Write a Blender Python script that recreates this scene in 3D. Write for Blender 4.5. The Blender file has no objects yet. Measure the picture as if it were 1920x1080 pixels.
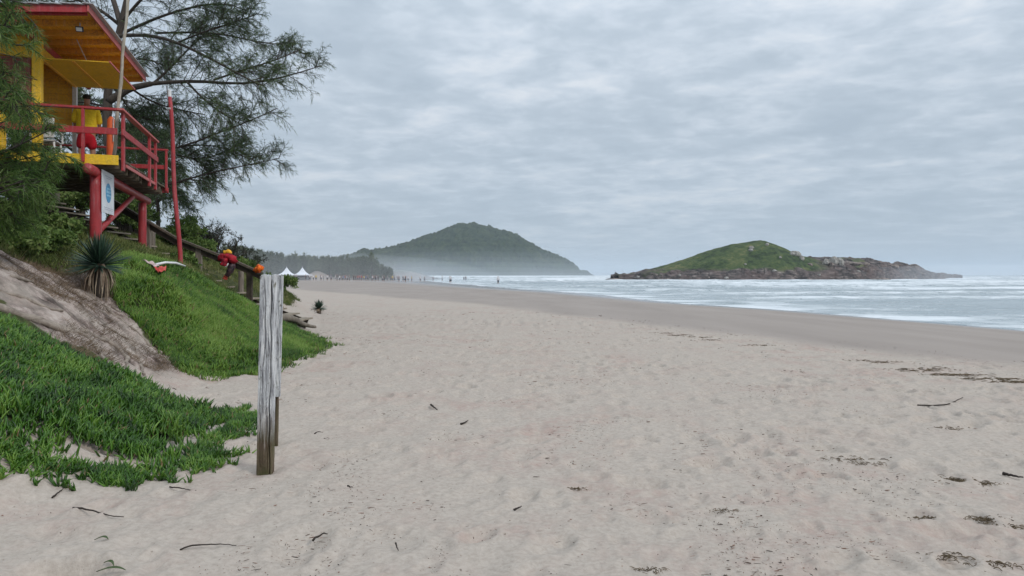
import bpy, math, random
import numpy as np
from mathutils import Vector, Matrix

R = math.radians
scene = bpy.context.scene
col = scene.collection
rng = np.random.default_rng(7)
random.seed(7)

# ------------------------------------------------------------------ camera
cam_data = bpy.data.cameras.new("camera")
cam = bpy.data.objects.new("camera", cam_data)
col.objects.link(cam)
cam.location = (0, 0, 1.6)
cam.rotation_euler = (R(90), 0, 0)
cam_data.sensor_width = 36
cam_data.lens = 24
cam_data.shift_y = -25 / 1920
cam_data.clip_end = 40000
cam_data.clip_start = 0.1
scene.camera = cam

# ------------------------------------------------------------------ sky
SUN_EL, SUN_AZ = R(36), R(128)      # azimuth clockwise from +Y
world = bpy.data.worlds.new("World")
scene.world = world
world.use_nodes = True
wn, wl = world.node_tree.nodes, world.node_tree.links
wn.clear()
w_out = wn.new('ShaderNodeOutputWorld')
w_bg = wn.new('ShaderNodeBackground')
w_bg.inputs['Strength'].default_value = 0.1
sky = wn.new('ShaderNodeTexSky')
sky.sky_type = 'NISHITA'
sky.sun_disc = False
sky.sun_elevation = SUN_EL
sky.sun_rotation = SUN_AZ
tc = wn.new('ShaderNodeTexCoord')
sep = wn.new('ShaderNodeSeparateXYZ')
wl.new(tc.outputs['Generated'], sep.inputs[0])


def wmath(op, a, b=None, c=None, clamp=False):
    n = wn.new('ShaderNodeMath')
    n.operation = op
    n.use_clamp = clamp
    for i, v in enumerate((a, b, c)):
        if v is None:
            continue
        if isinstance(v, (int, float)):
            n.inputs[i].default_value = v
        else:
            wl.new(v, n.inputs[i])
    return n.outputs[0]


z0 = wmath('MAXIMUM', sep.outputs['Z'], 0.0)
zz = wmath('ADD', z0, 0.11)
ux = wmath('DIVIDE', sep.outputs['X'], zz)
uy = wmath('DIVIDE', sep.outputs['Y'], zz)
comb = wn.new('ShaderNodeCombineXYZ')
wl.new(ux, comb.inputs[0])
wl.new(uy, comb.inputs[1])


def wnoise(scale, detail, rough, off, stretch=(1, 1, 1), rot=0.0, dist=0.0):
    mp = wn.new('ShaderNodeMapping')
    mp.inputs['Location'].default_value = (off, off * 1.7, 0)
    mp.inputs['Rotation'].default_value = (0, 0, rot)
    mp.inputs['Scale'].default_value = stretch
    wl.new(comb.outputs[0], mp.inputs[0])
    n = wn.new('ShaderNodeTexNoise')
    n.inputs['Scale'].default_value = scale
    n.inputs['Detail'].default_value = detail
    n.inputs['Roughness'].default_value = rough
    n.inputs['Distortion'].default_value = dist
    wl.new(mp.outputs[0], n.inputs['Vector'])
    return n.outputs[0]


def wramp(fac, stops):
    r = wn.new('ShaderNodeValToRGB')
    wl.new(fac, r.inputs[0])
    e = r.color_ramp.elements
    while len(e) < len(stops):
        e.new(0.5)
    for el, (p, c) in zip(e, stops):
        el.position = p
        el.color = (*c, 1) if len(c) == 3 else c
    return r.outputs[0]


n_big = wnoise(0.55, 3, 0.5, 3.1, (1, 1.15, 1), 0.5)
n_mid = wnoise(3.1, 4, 0.5, 8.2, (1.0, 1.0, 1), 0.55, 0.35)
n_fin = wnoise(8.5, 4, 0.6, 1.2, (1.0, 1.1, 1), 0.5, 0.3)
s = wmath('MULTIPLY', n_big, 0.42)
s = wmath('MULTIPLY_ADD', n_mid, 0.38, s)
s = wmath('MULTIPLY_ADD', n_fin, 0.20, s)
cloud = wramp(s, [(0.40, (4.5, 5.3, 6.15)), (0.48, (5.2, 6.0, 6.85)), (0.54, (6.2, 6.95, 7.8)), (0.61, (7.5, 8.0, 8.6))])
# low, far cloud merges into an even blue grey
low = wmath('MULTIPLY', wmath('POWER', wmath('SUBTRACT', 1.0, z0, clamp=True), 9.0), 0.86)
mixl = wn.new('ShaderNodeMix')
mixl.data_type = 'RGBA'
wl.new(low, mixl.inputs[0])
wl.new(cloud, mixl.inputs[6])
mixl.inputs[7].default_value = (4.05, 5.0, 6.1, 1)
# overcast sky is brighter towards the zenith
zen = wmath('MULTIPLY_ADD', wmath('SMOOTH_MIN', wmath('MULTIPLY', z0, z0), 1.0, 0.1), 1.3, 0.95)
vm = wn.new('ShaderNodeVectorMath')
vm.operation = 'SCALE'
wl.new(mixl.outputs[2], vm.inputs[0])
wl.new(zen, vm.inputs['Scale'])
mix = wn.new('ShaderNodeMix')
mix.data_type = 'RGBA'
mix.inputs[0].default_value = 0.93
wl.new(sky.outputs[0], mix.inputs[6])
wl.new(vm.outputs[0], mix.inputs[7])
wl.new(mix.outputs[2], w_bg.inputs[0])
wl.new(w_bg.outputs[0], w_out.inputs[0])

sun_data = bpy.data.lights.new("sun", 'SUN')
sun_data.energy = 1.45
sun_data.angle = R(10)
sun_data.color = (1.0, 0.95, 0.9)
sun = bpy.data.objects.new("sun", sun_data)
col.objects.link(sun)
sd = Vector((math.sin(SUN_AZ) * math.cos(SUN_EL), math.cos(SUN_AZ) * math.cos(SUN_EL), math.sin(SUN_EL)))
sun.rotation_euler = sd.to_track_quat('Z', 'Y').to_euler()
sun.location = (0, 0, 60)

scene.view_settings.view_transform = 'Standard'
scene.view_settings.look = 'None'
scene.view_settings.exposure = 0.0
scene.view_settings.gamma = 1.0
scene.cycles.use_denoising = True
scene.cycles.volume_bounces = 2
scene.cycles.max_bounces = 8
scene.cycles.use_adaptive_sampling = True
scene.cycles.adaptive_threshold = 0.015


# ------------------------------------------------------------------ helpers
def P(px, py, Y):
    return np.array([(px - 960) / 1280 * Y, Y, 1.6 + (515 - py) / 1280 * Y])


def tag(o, label=None, cat=None, group=None, kind=None):
    if label:
        o['label'] = label
    if cat:
        o['category'] = cat
    if group:
        o['group'] = group
    if kind:
        o['kind'] = kind
    return o


def empty(name, loc):
    o = bpy.data.objects.new(name, None)
    o.empty_display_size = 0.2
    o.location = tuple(float(v) for v in loc)
    col.objects.link(o)
    return o


def wpos(o):
    v = np.array(o.location, float)
    while o.parent:
        o = o.parent
        v = v + np.array(o.location, float)
    return v


def link(name, me, mat, parent=None, base=None, smooth=False):
    """mesh in world coordinates -> object with its origin at base (or its parent's origin)"""
    o = bpy.data.objects.new(name, me)
    col.objects.link(o)
    if mat is not None:
        for m in (mat if isinstance(mat, (list, tuple)) else [mat]):
            me.materials.append(m)
    if parent is not None:
        o.parent = parent
        off = wpos(parent)
    else:
        off = np.array(base if base is not None else (0, 0, 0), float)
        o.location = tuple(off)
    if np.any(off != 0):
        n = len(me.vertices)
        co = np.empty(n * 3, np.float32)
        me.vertices.foreach_get('co', co)
        co = co.reshape(-1, 3) - off.astype(np.float32)
        me.vertices.foreach_set('co', co.ravel())
    if smooth:
        me.polygons.foreach_set('use_smooth', np.ones(len(me.polygons), bool))
    me.update()
    return o


def np_mesh(V, F, attrs=None):
    """V (n,3); F (m,k) array or list of such arrays"""
    V = np.asarray(V, np.float32)
    Fs = F if isinstance(F, list) else [F]
    Fs = [np.asarray(f, np.int32) for f in Fs if len(f)]
    me = bpy.data.meshes.new('mesh')
    me.vertices.add(len(V))
    me.vertices.foreach_set('co', V.ravel())
    nl = sum(f.size for f in Fs)
    me.loops.add(nl)
    me.loops.foreach_set('vertex_index', np.concatenate([f.ravel() for f in Fs]))
    starts, tot = [], 0
    for f in Fs:
        k = f.shape[1]
        starts.append(tot + np.arange(len(f)) * k)
        tot += f.size
    starts = np.concatenate(starts).astype(np.int32)
    me.polygons.add(len(starts))
    me.polygons.foreach_set('loop_start', starts)
    if attrs:
        for k, a in attrs.items():
            at = me.attributes.new(k, 'FLOAT', 'POINT')
            at.data.foreach_set('value', np.asarray(a, np.float32).ravel())
    me.update(calc_edges=True)
    return me


class MB:
    """collects shapes into ONE mesh"""
    def __init__(s):
        s.V, s.F = [], []

    def add(s, V, F):
        b = len(s.V)
        s.V.extend([tuple(float(c) for c in v) for v in V])
        s.F.extend([tuple(int(i) + b for i in f) for f in F])
        return s

    def beam(s, p0, p1, w, h, up=(0, 0, 1)):
        p0, p1 = Vector(p0), Vector(p1)
        d = (p1 - p0).normalized()
        upv = Vector(up)
        if abs(d.dot(upv)) > 0.98:
            upv = Vector((1, 0, 0))
        x = d.cross(upv).normalized()
        z = x.cross(d).normalized()
        V = []
        for p in (p0, p1):
            for a, b in ((-1, -1), (1, -1), (1, 1), (-1, 1)):
                V.append(p + x * a * w / 2 + z * b * h / 2)
        F = [(0, 3, 2, 1), (4, 5, 6, 7), (0, 1, 5, 4), (1, 2, 6, 5), (2, 3, 7, 6), (3, 0, 4, 7)]
        return s.add(V, F)

    def box(s, c, sz, ax=None):
        c = Vector(c)
        ax = ax or (Vector((1, 0, 0)), Vector((0, 1, 0)), Vector((0, 0, 1)))
        V = []
        for k in (-1, 1):
            for a, b in ((-1, -1), (1, -1), (1, 1), (-1, 1)):
                V.append(c + ax[0] * a * sz[0] / 2 + ax[1] * b * sz[1] / 2 + ax[2] * k * sz[2] / 2)
        F = [(0, 3, 2, 1), (4, 5, 6, 7), (0, 1, 5, 4), (1, 2, 6, 5), (2, 3, 7, 6), (3, 0, 4, 7)]
        return s.add(V, F)

    def tube(s, pts, rad, n=10, cap=True, wob=0.0):
        pts = [Vector(p) for p in pts]
        if not hasattr(rad, '__len__'):
            rad = [rad] * len(pts)
        V, F = [], []
        ref = Vector((0, 0, 1))
        d0 = (pts[-1] - pts[0])
        if abs(d0.normalized().dot(ref)) > 0.9:
            ref = Vector((1, 0, 0))
        for i, p in enumerate(pts):
            d = (pts[min(i + 1, len(pts) - 1)] - pts[max(i - 1, 0)]).normalized()
            x = d.cross(ref).normalized()
            y = x.cross(d)
            for k in range(n):
                a = 2 * math.pi * k / n
                r = rad[i] * (1 + wob * random.uniform(-1, 1))
                V.append(p + (x * math.cos(a) + y * math.sin(a)) * r)
        for i in range(len(pts) - 1):
            for k in range(n):
                k2 = (k + 1) % n
                F.append((i * n + k, i * n + k2, (i + 1) * n + k2, (i + 1) * n + k))
        if cap:
            F.append(tuple(reversed(range(n))))
            F.append(tuple((len(pts) - 1) * n + k for k in range(n)))
        return s.add(V, F)

    def build(s, name, mat, parent=None, base=None, smooth=False, bevel=0.0, seg=1):
        me = bpy.data.meshes.new(name)
        me.from_pydata(s.V, [], s.F)
        o = link(name, me, mat, parent, base, smooth)
        if bevel:
            m = o.modifiers.new('bevel', 'BEVEL')
            m.width = bevel
            m.segments = seg
            m.limit_method = 'ANGLE'
        return o


def multi_tube(Pt, Rd, n=3):
    """Pt (N,K,3) polylines, Rd (N,K) radii -> verts, quads"""
    N, K, _ = Pt.shape
    T = np.gradient(Pt, axis=1)
    T /= np.linalg.norm(T, axis=2, keepdims=True) + 1e-9
    ref = np.zeros_like(T)
    ref[..., 2] = 1
    ref[np.abs(T[..., 2]) > 0.9] = (1, 0, 0)
    X = np.cross(T, ref)
    X /= np.linalg.norm(X, axis=2, keepdims=True) + 1e-9
    Y = np.cross(X, T)
    a = np.arange(n) * 2 * np.pi / n
    V = Pt[:, :, None, :] + Rd[:, :, None, None] * (X[:, :, None, :] * np.cos(a)[None, None, :, None] + Y[:, :, None, :] * np.sin(a)[None, None, :, None])
    idx = np.arange(N * K * n).reshape(N, K, n)
    A = idx[:, :-1, :]
    B = idx[:, 1:, :]
    F = np.stack([A, np.roll(A, -1, 2), np.roll(B, -1, 2), B], -1).reshape(-1, 4)
    return V.reshape(-1, 3), F


def instance(tV, tF, pos, rot, scl):
    """tV (v,3) template; pos (N,3); rot (N,3,3) columns = axes; scl (N,) or (N,3)"""
    scl = np.asarray(scl)
    if scl.ndim == 1:
        scl = scl[:, None].repeat(3, 1)
    V = np.einsum('nij,nvj->nvi', rot, tV[None] * scl[:, None, :]) + pos[:, None, :]
    n = len(tV)
    Fs = []
    for f in (tF if isinstance(tF, list) else [tF]):
        Fs.append((f[None] + (np.arange(len(pos)) * n)[:, None, None]).reshape(-1, f.shape[1]))
    return V.reshape(-1, 3), Fs


def frames(up, yaw):
    """rotation matrices with local z = up vectors, spun by yaw"""
    up = up / (np.linalg.norm(up, axis=1, keepdims=True) + 1e-9)
    ref = np.stack([np.cos(yaw), np.sin(yaw), np.zeros_like(yaw)], 1)
    x = ref - up * np.sum(ref * up, 1, keepdims=True)
    x /= np.linalg.norm(x, axis=1, keepdims=True) + 1e-9
    y = np.cross(up, x)
    return np.stack([x, y, up], 2)


def _h(ix, iy, seed):
    h = (ix.astype(np.int64) * 374761393 + iy.astype(np.int64) * 668265263 + seed * 982451653) & 0xFFFFFFFF
    h = ((h ^ (h >> 13)) * 1274126177) & 0xFFFFFFFF
    h = ((h ^ (h >> 16)) * 2246822519) & 0xFFFFFFFF
    return ((h ^ (h >> 15)) & 0xFFFFFF) / float(0xFFFFFF)


def vnoise(x, y, seed=0):
    ix, iy = np.floor(x), np.floor(y)
    fx, fy = x - ix, y - iy
    fx = fx * fx * (3 - 2 * fx)
    fy = fy * fy * (3 - 2 * fy)
    a, b = _h(ix, iy, seed), _h(ix + 1, iy, seed)
    c, d = _h(ix, iy + 1, seed), _h(ix + 1, iy + 1, seed)
    return (a + (b - a) * fx) * (1 - fy) + (c + (d - c) * fx) * fy


def fbm(x, y, seed=0, oct=4, gain=0.5):
    v, a, s = 0.0, 1.0, 0.0
    for o in range(oct):
        v = v + a * (vnoise(x, y, seed + o * 17) * 2 - 1)
        s += a
        a *= gain
        x = x * 2.03 + 5.2
        y = y * 2.03 + 1.3
    return v / s


def sstep(e0, e1, x):
    t = np.clip((x - e0) / (e1 - e0), 0, 1)
    return t * t * (3 - 2 * t)


# ------------------------------------------------------------------ node material helper
class NM:
    def __init__(s, name, rough=0.8, spec=0.3, metallic=0.0):
        s.m = bpy.data.materials.new(name)
        s.m.use_nodes = True
        s.t = s.m.node_tree
        s.b = s.t.nodes['Principled BSDF']
        s.b.inputs['Roughness'].default_value = rough
        s.b.inputs['Specular IOR Level'].default_value = spec
        s.b.inputs['Metallic'].default_value = metallic
        s._tc = None

    def node(s, kind, **kw):
        n = s.t.nodes.new(kind)
        for k, v in kw.items():
            setattr(n, k, v)
        return n

    def lk(s, a, b):
        s.t.links.new(a, b)

    def coord(s, which='Object', scale=(1, 1, 1), rot=(0, 0, 0)):
        if s._tc is None:
            s._tc = s.node('ShaderNodeTexCoord')
        mp = s.node('ShaderNodeMapping')
        mp.inputs['Scale'].default_value = scale
        mp.inputs['Rotation'].default_value = rot
        s.lk(s._tc.outputs[which], mp.inputs[0])
        return mp.outputs[0]

    def noise(s, scale, detail=4, rough=0.55, vec=None, dist=0.0):
        n = s.node('ShaderNodeTexNoise')
        n.inputs['Scale'].default_value = scale
        n.inputs['Detail'].default_value = detail
        n.inputs['Roughness'].default_value = rough
        n.inputs['Distortion'].default_value = dist
        s.lk(vec if vec is not None else s.coord(), n.inputs['Vector'])
        return n.outputs[0]

    def ramp(s, fac, stops):
        r = s.node('ShaderNodeValToRGB')
        s.lk(fac, r.inputs[0])
        e = r.color_ramp.elements
        while len(e) < len(stops):
            e.new(0.5)
        for el, (p, c) in zip(e, stops):
            el.position = p
            if isinstance(c, (int, float)):
                c = (c, c, c)
            el.color = (*c[:3], 1)
        return r.outputs[0]

    def mix(s, fac, a, b, blend='MIX'):
        n = s.node('ShaderNodeMix')
        n.data_type = 'RGBA'
        n.blend_type = blend
        for i, v in ((0, fac), (6, a), (7, b)):
            if isinstance(v, (int, float)):
                n.inputs[i].default_value = v
            elif isinstance(v, tuple):
                n.inputs[i].default_value = (*v[:3], 1)
            else:
                s.lk(v, n.inputs[i])
        return n.outputs[2]

    def math(s, op, a, b=None, clamp=False):
        n = s.node('ShaderNodeMath')
        n.operation = op
        n.use_clamp = clamp
        for i, v in enumerate((a, b)):
            if v is None:
                continue
            if isinstance(v, (int, float)):
                n.inputs[i].default_value = v
            else:
                s.lk(v, n.inputs[i])
        return n.outputs[0]

    def attr(s, name):
        n = s.node('ShaderNodeAttribute')
        n.attribute_name = name
        return n.outputs['Fac']

    def island(s):
        return s.node('ShaderNodeNewGeometry').outputs['Random Per Island']

    def color(s, c):
        if isinstance(c, tuple):
            s.b.inputs['Base Color'].default_value = (*c[:3], 1)
        else:
            s.lk(c, s.b.inputs['Base Color'])
        return s

    def rough(s, v):
        s.lk(v, s.b.inputs['Roughness'])

    def bump(s, h, strength=0.5, dist=0.01):
        n = s.node('ShaderNodeBump')
        n.inputs['Strength'].default_value = strength
        n.inputs['Distance'].default_value = dist
        s.lk(h, n.inputs['Height'])
        s.lk(n.outputs[0], s.b.inputs['Normal'])


def paint_mat(name, c, dirt=(0.12, 0.09, 0.07), amount=0.5, rough=0.5, scale=3.0):
    """weathered paint: tone drifts, grime blotches, fine scratches"""
    m = NM(name, rough, 0.35)
    n1 = m.noise(scale, 5, 0.6)
    n2 = m.noise(scale * 9, 4, 0.7)
    d = tuple(v * 0.72 for v in c)
    l = tuple(min(1, v * 1.12 + 0.01) for v in c)
    base = m.ramp(n1, [(0.3, d), (0.5, c), (0.7, l)])
    g = m.math('MULTIPLY', m.ramp(m.math('MULTIPLY', n1, n2), [(0.22, 0.0), (0.36, 1.0)]), amount)
    streak = m.noise(scale * 1.5, 5, 0.7, m.coord('Object', (5, 5, 0.5)))
    fade = m.math('MULTIPLY', m.ramp(streak, [(0.52, 0.0), (0.7, 1.0)]), 0.35)
    pale = tuple(0.55 * v + 0.22 for v in c)
    m.color(m.mix(g, m.mix(fade, base, pale), dirt))
    m.bump(n2, 0.25, 0.004)
    return m.m


def wood_mat(name, c1, c2, axis=(1, 1, 8), scale=4.0, rough=0.85):
    m = NM(name, rough, 0.2)
    v = m.coord('Object', axis)
    n1 = m.noise(scale, 6, 0.65, v, 0.6)
    n2 = m.noise(1.6, 3, 0.5)
    c = m.ramp(n1, [(0.3, c1), (0.7, c2)])
    c = m.mix(m.math('MULTIPLY', n2, 0.45), c, tuple(v * 0.45 for v in c1))
    m.color(c)
    m.bump(n1, 0.5, 0.006)
    return m.m


def leaf_mat(name, cols, rough=0.5, spec=0.35, trans=0.25, patch=0.8, dead=0.0):
    """foliage: each leaf has its own tone, larger patches drift between tones"""
    m = NM(name, rough, spec)
    isl = m.island()
    n = m.noise(patch, 3, 0.6)
    f = m.math('ADD', m.math('MULTIPLY', isl, 0.5), m.math('MULTIPLY', m.ramp(n, [(0.36, 0.0), (0.64, 1.0)]), 0.5))
    k = len(cols)
    c = m.ramp(f, [(0.15 + 0.7 * i / (k - 1), cc) for i, cc in enumerate(cols)])
    if dead:
        old = m.ramp(m.noise(patch * 6, 3, 0.6), [(0.35, (0.16, 0.13, 0.04)), (0.65, (0.28, 0.19, 0.10))])
        k = m.math('GREATER_THAN', m.math('ADD', isl, m.math('MULTIPLY', m.noise(patch * 1.7, 3, 0.6), 0.25)), 1.0 + 0.12 - dead)
        c = m.mix(k, c, old)
    m.color(c)
    if trans:
        tr = m.node('ShaderNodeBsdfTranslucent')
        m.lk(c, tr.inputs[0])
        mx = m.node('ShaderNodeMixShader')
        mx.inputs[0].default_value = trans
        m.lk(m.b.outputs[0], mx.inputs[1])
        m.lk(tr.outputs[0], mx.inputs[2])
        m.lk(mx.outputs[0], m.t.nodes['Material Output'].inputs[0])
    return m.m


# ------------------------------------------------------------------ terrain functions
TOE_Y = [-30, 4, 5.5, 7, 8.5, 9.5, 11, 13, 14.7, 16.5, 18, 22, 30, 40, 60, 100, 200, 320, 700, 1500, 4000, 13000]
TOE_X = [-3.4, -3.2, -3.0, -3.2, -3.9, -4.35, -4.5, -4.2, -4.15, -4.8, -5.3, -6.2, -8.4, -12.5, -22, -38, -76, -110, -250, -600, -1500, -5000]
SH_Y = [-30, 10, 27, 41, 51, 80, 112, 160, 235, 400, 800, 1500, 3000, 13000]
SH_X = [28, 24, 20.5, 17.5, 13.6, 8.8, -0.9, -12, -29, -60, -140, -250, -450, -3000]
DR_Y = [-30, 12, 23, 38, 50, 90, 200, 400, 13000]
DR_X = [15, 9.1, 4.3, -1.8, -9, -32, -76, -140, -5500]
PR_D = [0, 0.3, 1, 2, 3, 4.35, 5, 8, 12, 20, 40, 400]
PR_H = [0, 0.06, 0.42, 1.12, 1.72, 2.2, 2.42, 3.35, 4.2, 5.0, 5.6, 6.0]


def H0(x, y):
    """large shape of beach, dune and sea bed"""
    x = np.asarray(x, float)
    y = np.asarray(y, float)
    d = np.interp(y, TOE_Y, TOE_X) - x
    k = 1 + 0.16 * np.exp(-((y - 9.3) / 1.3) ** 2) - 0.2 * sstep(4.0, 5.5, y) * (1 - sstep(7.6, 8.7, y)) * sstep(0.6, 2.0, d)
    k = k * (1 - 0.62 * sstep(45, 150, y)) * (1 - 0.3 * sstep(2.5, -6, y))
    h = np.interp(np.maximum(d, 0), PR_D, PR_H) * k
    b = np.interp(y, SH_Y, SH_X) - x
    bd = np.interp(y, SH_Y, SH_X) - np.interp(y, DR_Y, DR_X)
    t = np.clip(b / np.maximum(bd, 1), 0, 1)
    beach = -0.62 + 0.6 * (1 - (1 - t) ** 1.6)
    sea = -0.62 + np.maximum(b * 0.03, -6)
    base = np.where(b < 0, sea, beach)
    # low vegetated foredune in the far distance, sandy blowout behind the tents
    base = base + 4.2 * np.exp(-((x + 50) / 13) ** 2 - ((y - 310) / 22) ** 2)
    base = base + 3.0 * np.exp(-((x + 66) / 4) ** 2 - ((y - 232) / 7) ** 2)
    return base + h


def Hs(x, y):
    """adds the medium relief (used for placing things too)"""
    x = np.asarray(x, float)
    y = np.asarray(y, float)
    z = H0(x, y)
    d = np.interp(y, TOE_Y, TOE_X) - x
    on = sstep(-0.2, 1.5, d)
    near = 1 - sstep(60, 200, y)
    z = z + near * (on * 0.13 * fbm(x * 0.7, y * 0.7, 5, 3) + on * 0.05 * fbm(x * 2.6, y * 2.6, 9, 2))
    b = np.interp(y, SH_Y, SH_X) - x
    dry = sstep(-1.5, 1.5, np.interp(y, DR_Y, DR_X) - x + 0.7 * fbm(x * 0.5, y * 0.5, 21, 2))
    z = z + near * dry * 0.03 * fbm(x * 0.8, y * 0.8, 33, 3)
    # gully eroded by rain and feet
    gl = np.exp(-((y - (9.6 + 0.62 * np.maximum(d, 0))) / 0.9) ** 2) * sstep(0.2, 1.2, d) * (1 - sstep(4.0, 5.5, d))
    z = z - 0.16 * gl
    # the stairs stand in a shallow cutting
    zs = 0.36 + (-5.85 - x) * 0.46 - 0.14 * np.sin(np.pi * np.clip((-5.85 - x) / 7.5 * 1.6, 0, 1))
    lim = zs - 0.17 + 0.55 * np.maximum(np.abs(y - 18.8) - 1.1, 0)
    cut = (x < -5.4) & (x > -15) & (y > 14.5) & (y < 22.5)
    z = np.where(cut, np.minimum(z, np.maximum(lim, 0.05)), z)
    return z


def hit(px, py, y0=2.5, y1=400):
    """where the view line through a photo pixel meets the ground"""
    ys = np.geomspace(y0, y1, 3000)
    X = (px - 960) / 1280 * ys
    Z = 1.6 + (515 - py) / 1280 * ys
    g = Hs(X, ys)
    i = np.argmax(Z < g)
    if not (Z < g).any():
        i = len(ys) - 1
    y = ys[i]
    x = (px - 960) / 1280 * y
    return np.array([x, y, float(Hs(x, y))])


def in_poly(px, py, poly):
    inside = np.zeros(px.shape, bool)
    n = len(poly)
    for i in range(n):
        x1, y1 = poly[i]
        x2, y2 = poly[(i + 1) % n]
        c = ((y1 > py) != (y2 > py)) & (px < (x2 - x1) * (py - y1) / (y2 - y1 + 1e-9) + x1)
        inside ^= c
    return inside


def world_poly(pts):
    return [tuple(hit(px, py)[:2]) for px, py in pts]

# ------------------------------------------------------------------ where plants grow (ground plan)
POLY_A = [(-2.80, 5.6), (-2.78, 6.1), (-2.98, 6.55), (-2.95, 7.1), (-3.12, 7.6), (-3.45, 7.95), (-4.0, 7.95), (-5.0, 7.8), (-6.5, 7.7),
          (-9, 7.8), (-12, 7), (-10, 3), (-6, 3.6), (-4.6, 4.75), (-3.9, 5.1), (-3.3, 5.45)]
POLY_B = world_poly([(205, 552), (250, 600), (290, 645), (325, 682), (350, 698), (420, 702), (485, 694), (530, 676), (572, 668), (608, 650),
                     (572, 630), (548, 614), (505, 598), (478, 580), (452, 568), (418, 554), (380, 528), (340, 512), (290, 492), (235, 482), (205, 505)])


def scrub_mask(x, y):
    """grass and scrub on the upper dune, away from the eroded gully and the stairs' foot"""
    d = np.interp(y, TOE_Y, TOE_X) - x
    n = fbm(x * 0.55, y * 0.55, 61, 3)
    start = np.interp(y, [5, 8.5, 10, 11.5, 13, 15, 20, 26, 40], [3.0, 3.8, 3.5, 3.3, 2.3, 1.2, 1.5, 1.0, 1.0])
    return (d > start + 0.45 * n)


def fore_scrub(x, y):
    d = np.interp(y, TOE_Y, TOE_X) - x
    return d > 1.0


# ------------------------------------------------------------------ ground sheet
def footprints(x, y):
    """trampled sand: shallow pits with soft rims, jittered on a loose grid"""
    out = np.zeros_like(x)
    for cell, amp, prob, seed in ((0.40, 0.046, 0.66, 71), (0.19, 0.021, 0.6, 83)):
        cx, cy = np.floor(x / cell), np.floor(y / cell)
        for i in (-1, 0, 1):
            for j in (-1, 0, 1):
                gx, gy = cx + i, cy + j
                px = (gx + 0.15 + 0.7 * _h(gx, gy, seed)) * cell
                py = (gy + 0.15 + 0.7 * _h(gx, gy, seed + 1)) * cell
                on = _h(gx, gy, seed + 2) < prob
                a = _h(gx, gy, seed + 3) * np.pi
                r = cell * (0.22 + 0.16 * _h(gx, gy, seed + 4))
                dx, dy = x - px, y - py
                u = (dx * np.cos(a) + dy * np.sin(a)) / (r * 1.55)
                v = (-dx * np.sin(a) + dy * np.cos(a)) / r
                q = u * u + v * v
                dep = amp * (0.35 + 0.9 * _h(gx, gy, seed + 5))
                out += np.where(on, -dep * np.exp(-q * 1.6) + dep * 0.45 * np.exp(-((np.sqrt(q) - 1.25) / 0.35) ** 2), 0)
    return out


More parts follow.
